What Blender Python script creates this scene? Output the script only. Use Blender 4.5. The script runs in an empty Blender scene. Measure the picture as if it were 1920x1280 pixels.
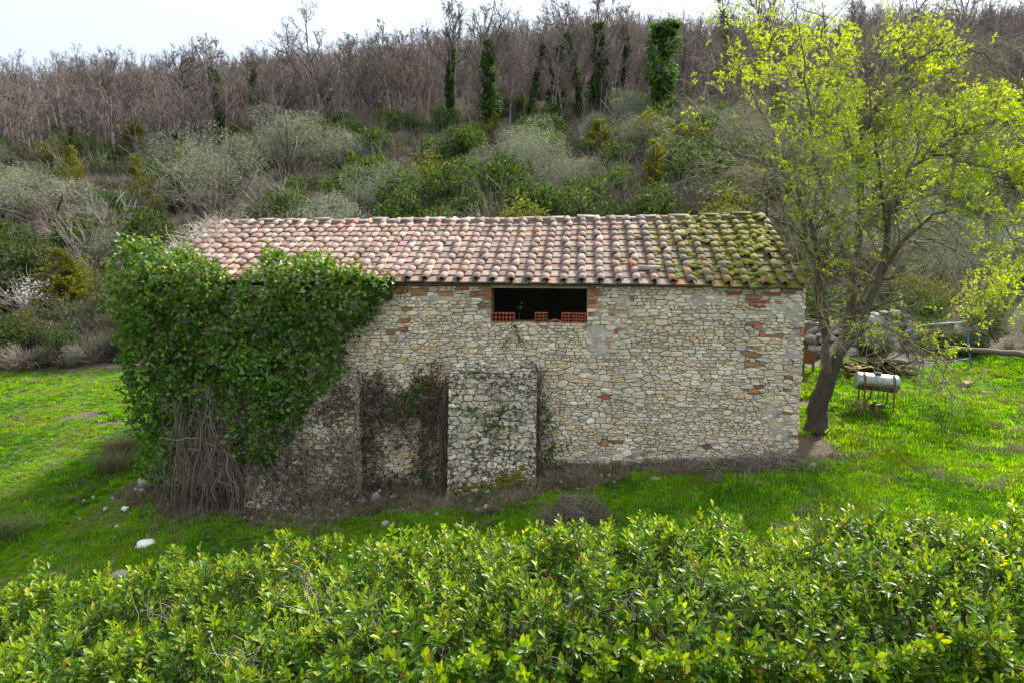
import bpy, math, random
import numpy as np
from mathutils import Vector, Matrix, Quaternion, noise as mnoise

rng = np.random.default_rng(11)
random.seed(11)
SC = bpy.context.scene
ROOT = SC.collection
R = math.radians

# ------------------------------------------------------------------ camera, sky, sun, exposure
CAM = np.array([0.0, 0.0, 4.8])
PITCH = R(7.0)
FPX = 1280.0
cam_d = bpy.data.cameras.new('camera')
cam = bpy.data.objects.new('camera', cam_d)
ROOT.objects.link(cam)
cam.location = CAM
cam.rotation_euler = (R(90) - PITCH, 0, 0)
cam_d.sensor_width = 36
cam_d.lens = 24
cam_d.clip_start = 0.1
cam_d.clip_end = 3000
SC.camera = cam

SUN_EL, SUN_AZ = R(43), R(42)          # azimuth measured from +Y towards +X (behind the house, to the right)
world = bpy.data.worlds.new('World')
SC.world = world
world.use_nodes = True
wn, wl = world.node_tree.nodes, world.node_tree.links
wn.clear()
w_out = wn.new('ShaderNodeOutputWorld')
w_bg = wn.new('ShaderNodeBackground')
w_bg.inputs['Strength'].default_value = 0.15
w_sky = wn.new('ShaderNodeTexSky')
w_sky.sky_type = 'NISHITA'
w_sky.sun_disc = False
w_sky.sun_elevation = SUN_EL
w_sky.sun_rotation = SUN_AZ
w_sky.air_density = 1.0
w_sky.dust_density = 1.5
w_co = wn.new('ShaderNodeTexCoord')
w_map = wn.new('ShaderNodeMapping')
w_map.inputs['Scale'].default_value = (1, 1, 2.6)
w_no = wn.new('ShaderNodeTexNoise')
w_no.inputs['Scale'].default_value = 2.6
w_no.inputs['Detail'].default_value = 7
w_no.inputs['Roughness'].default_value = 0.55
w_rp = wn.new('ShaderNodeValToRGB')
w_rp.color_ramp.elements[0].position = 0.30
w_rp.color_ramp.elements[0].color = (0.50, 0.50, 0.50, 1)
w_rp.color_ramp.elements[1].position = 0.62
w_rp.color_ramp.elements[1].color = (0.97, 0.97, 0.97, 1)
w_mx = wn.new('ShaderNodeMix')
w_mx.data_type = 'RGBA'
# thin overcast: brighter towards the zenith than at the horizon
w_sep = wn.new('ShaderNodeSeparateXYZ')
w_el = wn.new('ShaderNodeMapRange')
w_el.inputs[1].default_value, w_el.inputs[2].default_value = 0.0, 1.0
w_el.inputs[3].default_value, w_el.inputs[4].default_value = 0.37, 2.05
w_cl = wn.new('ShaderNodeVectorMath')
w_cl.operation = 'SCALE'
w_cl.inputs[0].default_value = (2.85, 3.02, 3.18)
wl.new(w_co.outputs['Generated'], w_sep.inputs[0])
wl.new(w_sep.outputs[2], w_el.inputs[0])
wl.new(w_el.outputs[0], w_cl.inputs[3])
wl.new(w_cl.outputs[0], w_mx.inputs[7])
wl.new(w_co.outputs['Generated'], w_map.inputs['Vector'])
wl.new(w_map.outputs[0], w_no.inputs['Vector'])
wl.new(w_no.outputs['Fac'], w_rp.inputs['Fac'])
wl.new(w_rp.outputs['Color'], w_mx.inputs[0])
wl.new(w_sky.outputs['Color'], w_mx.inputs[6])
wl.new(w_mx.outputs[2], w_bg.inputs['Color'])
wl.new(w_bg.outputs[0], w_out.inputs['Surface'])

sun_d = bpy.data.lights.new('sun', 'SUN')
sun_d.energy = 4.1
sun_d.angle = R(6)
sun_d.color = (1.0, 0.93, 0.82)
sun = bpy.data.objects.new('sun', sun_d)
ROOT.objects.link(sun)
sdir = Vector((math.sin(SUN_AZ) * math.cos(SUN_EL), math.cos(SUN_AZ) * math.cos(SUN_EL), math.sin(SUN_EL)))
sun.rotation_euler = sdir.to_track_quat('Z', 'Y').to_euler()
sun.location = (20, 20, 40)

vs = SC.view_settings
vs.view_transform = 'Standard'
vs.look = 'None'
vs.exposure = 1.42
vs.gamma = 1.0
vs.use_curve_mapping = False
try:
    SC.cycles.max_bounces = 6
    SC.cycles.diffuse_bounces = 3
    SC.cycles.glossy_bounces = 2
    SC.cycles.transmission_bounces = 4
    SC.cycles.use_denoising = True
    SC.cycles.denoiser = 'OPENIMAGEDENOISE'
    SC.cycles.denoising_prefilter = 'ACCURATE'
    SC.cycles.sample_clamp_indirect = 6
except Exception:
    pass

# ------------------------------------------------------------------ helpers: picture geometry
FWD = np.array([0, math.cos(PITCH), -math.sin(PITCH)])
UPV = np.array([0, math.sin(PITCH), math.cos(PITCH)])


def ray(px, py):
    return FWD + np.array([1.0, 0, 0]) * ((px - 960) / FPX) + UPV * ((640 - py) / FPX)


def at_y(px, py, Y):
    d = ray(px, py)
    return CAM + d * (Y / d[1])


def proj(P):
    d = np.asarray(P, float) - CAM
    z = d @ FWD
    return 960 + FPX * d[..., 0] / z, 640 - FPX * (d @ UPV) / z


TH = R(6.0)
BO = np.array([0.58, 14.9, 0.0])
BS = np.array([math.cos(TH), -math.sin(TH), 0.0])
BN = np.array([math.sin(TH), math.cos(TH), 0.0])


def b2w(s, y, z):
    s, y, z = np.broadcast_arrays(np.asarray(s, float), np.asarray(y, float), np.asarray(z, float))
    return BO + s[..., None] * BS + y[..., None] * BN + z[..., None] * np.array([0, 0, 1.0])


def w2b(P):
    d = np.asarray(P) - BO
    return d @ BS, d @ BN, d[..., 2]


def wall_px(px, py, yo=0.0):
    d = ray(px, py)
    t = ((BO + BN * yo - CAM) @ BN) / (d @ BN)
    s, y, z = w2b(CAM + d * t)
    return float(s), float(z)


# ------------------------------------------------------------------ helpers: noise and terrain
def vnoise(x, y, seed=0):
    x = np.asarray(x, float)
    y = np.asarray(y, float)
    xi = np.floor(x).astype(np.int64)
    yi = np.floor(y).astype(np.int64)
    fx, fy = x - xi, y - yi
    fx = fx * fx * (3 - 2 * fx)
    fy = fy * fy * (3 - 2 * fy)

    def h(a, b):
        n = (a * 374761393 + b * 668265263 + seed * 974711) & 0x7fffffff
        n = ((n ^ (n >> 13)) * 1274126177) & 0x7fffffff
        n = n ^ (n >> 16)
        return (n & 0xffff) / 65535.0
    return (h(xi, yi) * (1 - fx) + h(xi + 1, yi) * fx) * (1 - fy) + (h(xi, yi + 1) * (1 - fx) + h(xi + 1, yi + 1) * fx) * fy


def fbm(x, y, seed=0, oct=4):
    a, s, t = 0.5, 0.0, 0.0
    for k in range(oct):
        s = s + a * vnoise(x * 2 ** k, y * 2 ** k, seed + 17 * k)
        t += a
        a *= 0.5
    return s / t


def sstep(a, b, x):
    t = np.clip((x - a) / (b - a), 0, 1)
    return t * t * (3 - 2 * t)


_ty = np.arange(-50, 900, 0.5)
_sl = np.where(_ty < 14.8, 0.0, 0.16) + (0.44 - 0.16) * sstep(24, 46, _ty) - 0.08 * sstep(78, 95, _ty) - 0.50 * sstep(128, 170, _ty) + 0.1 * sstep(250, 400, _ty)
_hz = np.cumsum(_sl) * 0.5
_hz -= np.interp(14.8, _ty, _hz)


def ground(x, y):
    x = np.asarray(x, float)
    y = np.asarray(y, float)
    mult = np.where(x < 0, 0.9 + 0.0019 * np.maximum(x, -260), 0.9 + 0.0007 * np.minimum(x, 150))
    mult = 1 + (mult - 1) * sstep(25, 60, y)
    z = 0.05 + 0.09 * 12 * np.tanh(x / 12) + np.interp(y, _ty, _hz) * mult
    z = z - 0.30 * sstep(1.3, -0.9, x) * sstep(22, 15.5, y)
    z = z + (fbm(x * 0.35, y * 0.35, 3) - 0.5) * 0.25 * sstep(8, 20, np.hypot(x, y)) * 0.8
    z = z + (fbm(x * 0.06, y * 0.06, 9) - 0.5) * 5.0 * sstep(40, 90, y)
    return z


def ground_hit(px, py):
    d = ray(px, py)
    t = 3.0
    while t < 400:
        p = CAM + d * t
        if p[2] < ground(p[0], p[1]):
            lo, hi = t - 0.25, t
            for _ in range(18):
                m = (lo + hi) / 2
                q = CAM + d * m
                if q[2] < ground(q[0], q[1]):
                    hi = m
                else:
                    lo = m
            return CAM + d * hi
        t += 0.25
    return CAM + d * 130


# ------------------------------------------------------------------ helpers: meshes
def mk_mesh(name, V, Fs, mat=None, tint=None, smooth=False):
    me = bpy.data.meshes.new(name)
    V = np.ascontiguousarray(np.asarray(V, np.float32).reshape(-1, 3))
    Fs = [np.asarray(f, np.int32) for f in Fs if len(f)]
    me.vertices.add(len(V))
    me.vertices.foreach_set('co', V.ravel())
    if Fs:
        nl = sum(f.size for f in Fs)
        nf = sum(len(f) for f in Fs)
        me.loops.add(nl)
        me.polygons.add(nf)
        me.loops.foreach_set('vertex_index', np.concatenate([f.ravel() for f in Fs]))
        tot = np.concatenate([np.full(len(f), f.shape[1], np.int32) for f in Fs])
        st = np.concatenate([[0], np.cumsum(tot)[:-1]]).astype(np.int32)
        me.polygons.foreach_set('loop_start', st)
        me.polygons.foreach_set('use_smooth', np.full(nf, bool(smooth)))
    if tint is not None:
        a = me.attributes.new('tint', 'FLOAT_COLOR', 'POINT')
        T = np.ones((len(V), 4), np.float32)
        T[:, :3] = np.asarray(tint, np.float32)
        a.data.foreach_set('color', T.ravel())
    if mat is not None:
        me.materials.append(mat)
    me.update(calc_edges=True)
    return me


class MB:
    """gathers verts / faces / tints for one mesh"""

    def __init__(s):
        s.V, s.F, s.T, s.n = [], {}, [], 0

    def add(s, V, Fs, tint=(1, 1, 1)):
        V = np.asarray(V, float).reshape(-1, 3)
        for f in Fs:
            f = np.asarray(f, np.int64)
            if len(f):
                s.F.setdefault(f.shape[1], []).append(f + s.n)
        t = np.asarray(tint, float)
        s.T.append(np.broadcast_to(t, (len(V), 3)) if t.ndim == 1 else t)
        s.V.append(V)
        s.n += len(V)

    def box(s, c, size, rot=None, tint=(1, 1, 1), jit=0.0):
        h = np.array(size) / 2
        P = np.array([[x, y, z] for x in (-1, 1) for y in (-1, 1) for z in (-1, 1)], float) * h
        if jit:
            P += rng.uniform(-jit, jit, P.shape)
        if rot is not None:
            P = P @ np.asarray(rot).T
        s.add(P + np.array(c), [[[0, 1, 3, 2], [4, 6, 7, 5], [0, 4, 5, 1], [2, 3, 7, 6], [0, 2, 6, 4], [1, 5, 7, 3]]], tint)

    def mesh(s, name, mat, smooth=False):
        if not s.V:
            return mk_mesh(name, np.zeros((0, 3)), [], mat)
        return mk_mesh(name, np.concatenate(s.V), [np.concatenate(v) for v in s.F.values()], mat, np.concatenate(s.T), smooth)


def norm(a):
    a = np.asarray(a, float)
    return a / np.maximum(np.linalg.norm(a, axis=-1, keepdims=True), 1e-9)


def tubes(mb, P, Rr, n, tint=(1, 1, 1), cap=True):
    """P (B,k,3) polylines, Rr (B,k) radii, n sides"""
    P = np.asarray(P, float)
    Rr = np.asarray(Rr, float)
    if P.ndim == 2:
        P, Rr = P[None], Rr[None]
    B, k, _ = P.shape
    tan = np.gradient(P, axis=1)
    tan = norm(tan)
    ax = norm(P[:, -1] - P[:, 0] + 1e-6)
    ref = np.where(np.abs(ax[:, 2:3]) < 0.8, np.array([[0, 0, 1.0]]), np.array([[1.0, 0, 0]]))
    u = norm(np.cross(ref, ax))
    u = np.repeat(u[:, None], k, 1)
    u = norm(u - (u * tan).sum(-1, keepdims=True) * tan)
    v = np.cross(tan, u)
    a = np.arange(n) / n * 2 * np.pi
    ring = P[:, :, None] + Rr[:, :, None, None] * (np.cos(a)[None, None, :, None] * u[:, :, None] + np.sin(a)[None, None, :, None] * v[:, :, None])
    V = ring.reshape(-1, 3)
    base = np.arange(B)[:, None, None] * (k * n)
    i = np.arange(k - 1)[None, :, None] * n
    j = np.arange(n)[None, None, :]
    j2 = (j + 1) % n
    F = np.stack([base + i + j, base + i + j2, base + i + n + j2, base + i + n + j], -1).reshape(-1, 4)
    t = np.asarray(tint, float)
    if t.ndim == 2:
        t = np.repeat(t, k * n, 0)
    Fs = [F]
    if cap and n >= 5:
        b = np.arange(B)[:, None] * (k * n)
        Fs.append(b + np.arange(n)[None, ::-1])
        Fs.append(b + (k - 1) * n + np.arange(n)[None])
    mb.add(V, Fs, t)


class TubeBag:
    def __init__(s):
        s.d = {}

    def add(s, P, r, n, tint):
        s.d.setdefault((len(P), n), []).append((P, r, tint))

    def flush(s, mb):
        for (k, n), L in s.d.items():
            tubes(mb, np.array([a for a, _, _ in L]), np.array([b for _, b, _ in L]), n, np.array([c for _, _, c in L]))


# leaf templates: x along the leaf 0..1, y across -.5...5, z normal
LAUREL = (np.array([[0, 0, 0], [.33, -.42, .05], [.33, 0, 0], [.33, .42, .05], [.70, -.5, .01], [.70, 0, -.05], [.70, .5, .01], [1, 0, -.13]]),
          [np.array([[0, 2, 1], [0, 3, 2], [4, 5, 7], [5, 6, 7]]), np.array([[1, 2, 5, 4], [2, 3, 6, 5]])])
IVY = (np.array([[0, 0, 0], [.12, -.5, .03], [.55, -.33, .03], [1, 0, -.08], [.55, .33, .03], [.12, .5, .03], [.42, 0, -.04]]),
       [np.array([[0, 6, 1], [1, 6, 2], [2, 6, 3], [3, 6, 4], [4, 6, 5], [5, 6, 0]])])
DIAMOND = (np.array([[0, 0, 0], [.5, -.5, .08], [1, 0, 0], [.5, .5, .08]]), [np.array([[0, 2, 1], [0, 3, 2]])])


def leaves(mb, tmpl, P, A, Nn, L, W, tint):
    if len(P) == 0:
        return
    Vt, Fs = tmpl
    P = np.asarray(P, float)
    A = norm(A)
    Nn = norm(Nn - (np.asarray(Nn) * A).sum(-1, keepdims=True) * A)
    Bn = np.cross(Nn, A)
    L = np.broadcast_to(np.asarray(L, float), (len(P),))
    W = np.broadcast_to(np.asarray(W, float), (len(P),))
    V = P[:, None] + A[:, None] * (Vt[None, :, 0:1] * L[:, None, None]) + Bn[:, None] * (Vt[None, :, 1:2] * W[:, None, None]) + Nn[:, None] * (Vt[None, :, 2:3] * L[:, None, None])
    m = len(Vt)
    off = np.arange(len(P))[:, None, None] * m
    F2 = [(f[None] + off).reshape(-1, f.shape[1]) for f in Fs]
    t = np.asarray(tint, float)
    if t.ndim == 2:
        t = np.repeat(t, m, 0)
    mb.add(V.reshape(-1, 3), F2, t)


def rsph(n):
    return norm(rng.normal(size=(n, 3)))


def pal(cols, n, var=0.12):
    cols = np.array(cols, float)
    c = cols[rng.integers(0, len(cols), n)]
    return c * (1 + rng.normal(0, var, (n, 1)))


# ------------------------------------------------------------------ helpers: objects
def obj(name, me, parent=None, loc=None):
    o = bpy.data.objects.new(name, me)
    ROOT.objects.link(o)
    if parent is not None:
        o.parent = parent
    if loc is not None:
        o.location = loc
    return o


def tag(o, label=None, cat=None, group=None, kind=None):
    if label:
        o['label'] = label
    if cat:
        o['category'] = cat
    if group:
        o['group'] = group
    if kind:
        o['kind'] = kind
    return o


def empty(name, loc, rz=0.0, label=None, cat=None, group=None):
    o = bpy.data.objects.new(name, None)
    ROOT.objects.link(o)
    o.empty_display_size = 0.2
    o.location = loc
    o.rotation_euler = (0, 0, rz)
    return tag(o, label, cat, group)


def gn_scatter(name, P, rot, scl, idx, sources):
    """one object that instances small source plants on its own points"""
    me = bpy.data.meshes.new(name)
    P = np.ascontiguousarray(P, np.float32)
    me.vertices.add(len(P))
    me.vertices.foreach_set('co', P.ravel())
    a = me.attributes.new('rot', 'FLOAT_VECTOR', 'POINT')
    a.data.foreach_set('vector', np.ascontiguousarray(rot, np.float32).ravel())
    a = me.attributes.new('scl', 'FLOAT', 'POINT')
    a.data.foreach_set('value', np.ascontiguousarray(scl, np.float32))
    a = me.attributes.new('idx', 'INT', 'POINT')
    a.data.foreach_set('value', np.ascontiguousarray(idx, np.int32))
    me.update()
    col = bpy.data.collections.new(name + '_kinds')
    for k, m in enumerate(sources):
        so = bpy.data.objects.new('%s_kind_%02d' % (name, k), m)
        col.objects.link(so)
    ng = bpy.data.node_groups.new(name, 'GeometryNodeTree')
    ng.interface.new_socket('Geometry', in_out='INPUT', socket_type='NodeSocketGeometry')
    ng.interface.new_socket('Geometry', in_out='OUTPUT', socket_type='NodeSocketGeometry')
    N, Lk = ng.nodes, ng.links
    gi, go = N.new('NodeGroupInput'), N.new('NodeGroupOutput')
    ip = N.new('GeometryNodeInstanceOnPoints')
    ci = N.new('GeometryNodeCollectionInfo')
    ci.inputs['Collection'].default_value = col
    ci.inputs['Separate Children'].default_value = True
    ci.inputs['Reset Children'].default_value = True

    def na(n, t):
        x = N.new('GeometryNodeInputNamedAttribute')
        x.data_type = t
        x.inputs['Name'].default_value = n
        return next(s for s in x.outputs if s.enabled and s.name == 'Attribute')
    ip.inputs['Pick Instance'].default_value = True
    Lk.new(gi.outputs[0], ip.inputs['Points'])
    Lk.new(ci.outputs[0], ip.inputs['Instance'])
    Lk.new(na('idx', 'INT'), ip.inputs['Instance Index'])
    er = N.new('FunctionNodeEulerToRotation')
    Lk.new(na('rot', 'FLOAT_VECTOR'), er.inputs[0])
    Lk.new(er.outputs[0], ip.inputs['Rotation'])
    Lk.new(na('scl', 'FLOAT'), ip.inputs['Scale'])
    Lk.new(ip.outputs[0], go.inputs[0])
    o = obj(name, me)
    md = o.modifiers.new('scatter', 'NODES')
    md.node_group = ng
    return o


# ------------------------------------------------------------------ materials
def new_mat(name):
    m = bpy.data.materials.new(name)
    m.use_nodes = True
    nt = m.node_tree
    b = nt.nodes['Principled BSDF']
    b.inputs['Roughness'].default_value = 0.85
    b.inputs['Specular IOR Level'].default_value = 0.25
    return m, nt.nodes, nt.links, b


def n_tint(N, objcol=False):
    if objcol:
        return N.new('ShaderNodeObjectInfo').outputs['Color']
    a = N.new('ShaderNodeAttribute')
    a.attribute_name = 'tint'
    return a.outputs['Color']


def n_pos(N):
    return N.new('ShaderNodeNewGeometry').outputs['Position']


def n_noise(N, L, vec, scale, detail=4, rough=0.55, dist=0.0):
    n = N.new('ShaderNodeTexNoise')
    n.inputs['Scale'].default_value = scale
    n.inputs['Detail'].default_value = detail
    n.inputs['Roughness'].default_value = rough
    n.inputs['Distortion'].default_value = dist
    L.new(vec, n.inputs['Vector'])
    return n.outputs['Fac']


def n_range(N, L, v, a, b, c=0.0, d=1.0):
    n = N.new('ShaderNodeMapRange')
    n.inputs[1].default_value = a
    n.inputs[2].default_value = b
    n.inputs[3].default_value = c
    n.inputs[4].default_value = d
    L.new(v, n.inputs[0])
    return n.outputs[0]


def n_math(N, L, op, a, b):
    n = N.new('ShaderNodeMath')
    n.operation = op
    for i, v in enumerate((a, b)):
        if isinstance(v, (int, float)):
            n.inputs[i].default_value = v
        else:
            L.new(v, n.inputs[i])
    return n.outputs[0]


def n_mix(N, L, fac, a, b, blend='MIX'):
    n = N.new('ShaderNodeMix')
    n.data_type = 'RGBA'
    n.blend_type = blend
    for i, v in ((0, fac), (6, a), (7, b)):
        if isinstance(v, (int, float)):
            n.inputs[i].default_value = v
        elif isinstance(v, tuple):
            n.inputs[i].default_value = (*v, 1)
        else:
            L.new(v, n.inputs[i])
    return n.outputs[2]


def n_scale(N, L, col, fac):
    n = N.new('ShaderNodeVectorMath')
    n.operation = 'SCALE'
    L.new(col, n.inputs[0])
    if isinstance(fac, (int, float)):
        n.inputs[3].default_value = fac
    else:
        L.new(fac, n.inputs[3])
    return n.outputs[0]


def n_bump(N, L, b, h, strength, dist=0.01):
    n = N.new('ShaderNodeBump')
    n.inputs['Strength'].default_value = strength
    n.inputs['Distance'].default_value = dist
    L.new(h, n.inputs['Height'])
    L.new(n.outputs[0], b.inputs['Normal'])


def mat_stone(name, white=0.25, black=0.0, moss=0.0, rough_noise=1.0):
    m, N, L, b = new_mat(name)
    p = n_pos(N)
    c = n_tint(N)
    c = n_scale(N, L, c, n_range(N, L, n_noise(N, L, p, 1.1, 3), 0.3, 0.7, 0.88, 1.15))
    c = n_scale(N, L, c, n_range(N, L, n_noise(N, L, p, 26, 5, 0.7), 0.25, 0.75, 0.78, 1.25))
    if white:
        w = n_range(N, L, n_noise(N, L, p, 9.0, 5, 0.62), 0.55, 0.66, 0, white * 2)
        c = n_mix(N, L, w, c, (0.62, 0.60, 0.55))
    if black:
        k = n_range(N, L, n_noise(N, L, p, 13.0, 6, 0.72), 0.47, 0.54, 0, 1)
        k2 = n_range(N, L, n_noise(N, L, p, 1.6, 3), 0.36, 0.52, 0.30, black)
        c = n_mix(N, L, n_math(N, L, 'MULTIPLY', k, k2), c, (0.035, 0.034, 0.03))
    if moss:
        k = n_range(N, L, n_noise(N, L, p, 5.0, 5, 0.65), 0.56, 0.64, 0, moss)
        c = n_mix(N, L, k, c, (0.075, 0.095, 0.02))
    o = n_range(N, L, n_noise(N, L, p, 3.2, 4, 0.6), 0.62, 0.74, 0, 0.5)
    c = n_mix(N, L, o, c, (0.42, 0.27, 0.09))
    L.new(c, b.inputs['Base Color'])
    n_bump(N, L, b, n_noise(N, L, p, 45, 6, 0.7), 0.8 * rough_noise, 0.012)
    return m


def mat_plain(name, col=None, rough=0.8, metal=0.0, nscale=18, var=0.3, bump=0.3, objcol=False, spec=0.25):
    m, N, L, b = new_mat(name)
    p = n_pos(N)
    if col is None:
        c = n_tint(N, objcol)
    else:
        rgb = N.new('ShaderNodeRGB')
        rgb.outputs[0].default_value = (*col, 1)
        c = rgb.outputs[0]
    c = n_scale(N, L, c, n_range(N, L, n_noise(N, L, p, nscale, 5, 0.65), 0.25, 0.75, 1 - var, 1 + var))
    L.new(c, b.inputs['Base Color'])
    b.inputs['Roughness'].default_value = rough
    b.inputs['Metallic'].default_value = metal
    b.inputs['Specular IOR Level'].default_value = spec
    if bump:
        n_bump(N, L, b, n_noise(N, L, p, nscale * 2, 5, 0.65), bump, 0.01)
    return m


def mat_leaf(name, rough=0.5, spec=0.4, trans=0.45, tcol=(1.5, 1.6, 0.5), rnd=0.25, objcol=False):
    m, N, L, b = new_mat(name)
    c = n_tint(N, objcol)
    oi = N.new('ShaderNodeObjectInfo')
    c = n_scale(N, L, c, n_range(N, L, oi.outputs['Random'], 0, 1, 1 - rnd, 1 + rnd))
    p = n_pos(N)
    c = n_scale(N, L, c, n_range(N, L, n_noise(N, L, p, 0.9, 3), 0.3, 0.7, 0.82, 1.15))
    L.new(c, b.inputs['Base Color'])
    b.inputs['Roughness'].default_value = rough
    b.inputs['Specular IOR Level'].default_value = spec
    if trans:
        t = N.new('ShaderNodeBsdfTranslucent')
        tm = n_mix(N, L, 1.0, c, tcol, 'MULTIPLY')
        L.new(tm, t.inputs['Color'])
        mx = N.new('ShaderNodeMixShader')
        mx.inputs[0].default_value = trans
        out = N['Material Output']
        L.new(b.outputs[0], mx.inputs[1])
        L.new(t.outputs[0], mx.inputs[2])
        L.new(mx.outputs[0], out.inputs['Surface'])
    return m


def mat_tile(name, objcol):
    m, N, L, b = new_mat(name)
    p = n_pos(N)
    c = n_tint(N, objcol)
    c = n_scale(N, L, c, n_range(N, L, n_noise(N, L, p, 14, 5, 0.7), 0.25, 0.75, 0.7, 1.25))
    # pale lichen bloom, dark algae specks, ochre lichen rings
    w = n_range(N, L, n_noise(N, L, p, 6.5, 6, 0.68), 0.50, 0.70, 0, 0.45)
    c = n_mix(N, L, w, c, (0.42, 0.365, 0.335))
    k = n_range(N, L, n_noise(N, L, p, 17, 6, 0.7, 0.4), 0.54, 0.66, 0, 0.75)
    c = n_mix(N, L, k, c, (0.10, 0.075, 0.065))
    y = n_range(N, L, n_noise(N, L, p, 3.4, 4, 0.6), 0.66, 0.72, 0, 0.8)
    c = n_mix(N, L, y, c, (0.42, 0.24, 0.055))
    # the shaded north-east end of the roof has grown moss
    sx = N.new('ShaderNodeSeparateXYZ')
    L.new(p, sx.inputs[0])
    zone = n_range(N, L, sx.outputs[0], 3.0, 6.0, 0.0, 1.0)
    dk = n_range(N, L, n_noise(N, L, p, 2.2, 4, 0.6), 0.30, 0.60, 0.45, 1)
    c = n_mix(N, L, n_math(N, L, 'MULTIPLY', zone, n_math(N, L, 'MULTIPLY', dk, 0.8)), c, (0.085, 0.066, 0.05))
    mo = n_range(N, L, n_noise(N, L, p, 4.6, 5, 0.6), 0.44, 0.52, 0, 1)
    mz = n_range(N, L, sx.outputs[0], 3.3, 5.3, 0.0, 1.0)
    c = n_mix(N, L, n_math(N, L, 'MULTIPLY', mo, mz), c, (0.135, 0.145, 0.012))
    L.new(c, b.inputs['Base Color'])
    n_bump(N, L, b, n_noise(N, L, p, 50, 5, 0.7), 0.6, 0.008)
    return m


M_STONE = mat_stone('rubble_stone', 0.22)
M_LICHEN = mat_stone('lichened_stone', 0.30, 0.95, 0.8)
M_ROCK = mat_stone('loose_rock', 0.08, 0.0, 0.2)
M_BRICK = mat_plain('fired_brick', None, 0.9, nscale=30, var=0.35, bump=0.5)
M_HOLLOW = mat_plain('hollow_clay', (0.42, 0.115, 0.055), 0.85, nscale=20, var=0.18, bump=0.2)
M_TILE_O = mat_tile('roof_tile', True)
M_TILE_J = mat_tile('roof_tile_joined', False)
M_WOOD = mat_plain('grey_wood', (0.13, 0.108, 0.085), 0.85, nscale=22, var=0.35, bump=0.4)
M_OLDWOOD = mat_plain('lintel_wood', (0.40, 0.36, 0.25), 0.85, nscale=15, var=0.3, bump=0.4)
M_BARK = mat_plain('bark', None, 0.9, nscale=9, var=0.4, bump=0.9)
M_TWIG = mat_leaf('twig', 0.9, 0.15, 0.0, rnd=0.30)
M_RUST = mat_plain('rusty_iron', (0.17, 0.075, 0.04), 0.8, nscale=30, var=0.5, bump=0.3)
M_STEEL = mat_plain('steel', (0.36, 0.37, 0.40), 0.40, 1.0, nscale=7, var=0.22, bump=0.10)
M_DARK = mat_plain('dark_iron', (0.03, 0.03, 0.032), 0.6, nscale=20, var=0.3, bump=0.1)
M_BLUE = mat_plain('blue_paint', (0.06, 0.19, 0.30), 0.5, nscale=14, var=0.35, bump=0.1)
M_HOSE = mat_plain('hose', (0.42, 0.30, 0.16), 0.6, nscale=14, var=0.15, bump=0)
M_GHOSE = mat_plain('green_hose', (0.02, 0.12, 0.07), 0.5, nscale=14, var=0.15, bump=0)
M_LAUREL = mat_leaf('laurel_leaf', 0.38, 0.28, 0.44, (1.8, 1.6, 0.25), 0.0)
M_IVY = mat_leaf('ivy_leaf', 0.38, 0.45, 0.32, (1.6, 1.7, 0.4), 0.0)
M_LEAF = mat_leaf('leaf', 0.6, 0.22, 0.45, (1.5, 1.5, 0.45), 0.18)
M_OLIVE = mat_leaf('olive_leaf', 0.65, 0.2, 0.25, (1.1, 1.2, 0.8), 0.12)
M_GRASS = mat_leaf('grass_blade', 0.55, 0.3, 0.55, (1.7, 1.55, 0.25), 0.25)
M_DRY = mat_leaf('dry_grass', 0.8, 0.15, 0.35, (1.1, 1.0, 0.8), 0.2)
M_PETAL = mat_leaf('petal', 0.6, 0.2, 0.4, (1, 1, 1), 0.1)


def mat_ground():
    m, N, L, b = new_mat('ground_soil')
    p = n_pos(N)
    c = n_tint(N)
    c = n_scale(N, L, c, n_range(N, L, n_noise(N, L, p, 2.0, 6, 0.7), 0.25, 0.75, 0.6, 1.35))
    c = n_scale(N, L, c, n_range(N, L, n_noise(N, L, p, 22, 5, 0.7), 0.25, 0.75, 0.6, 1.4))
    L.new(c, b.inputs['Base Color'])
    n_bump(N, L, b, n_noise(N, L, p, 14, 6, 0.7), 1.0, 0.06)
    return m


M_GROUND = mat_ground()


def mat_mortar():
    m, N, L, b = new_mat('lime_mortar')
    p = n_pos(N)
    c = n_tint(N)
    c = n_scale(N, L, c, n_range(N, L, n_noise(N, L, p, 5, 6, 0.7), 0.25, 0.75, 0.65, 1.3))
    g = n_range(N, L, n_noise(N, L, p, 2.3, 5, 0.65), 0.5, 0.68, 0, 0.6)
    c = n_mix(N, L, g, c, (0.25, 0.225, 0.20))
    L.new(c, b.inputs['Base Color'])
    n_bump(N, L, b, n_noise(N, L, p, 35, 6, 0.75), 0.9, 0.02)
    return m


M_MORTAR = mat_mortar()

# ================================================================== GROUND
def in_barn(x, y, m=0.0):
    s, yy, _ = w2b(np.stack([np.asarray(x, float), np.asarray(y, float), np.zeros_like(np.asarray(x, float))], -1))
    return (s > -9.0 - m) & (s < 5.6 + m) & (yy > -m) & (yy < 7.4 + m)


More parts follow.
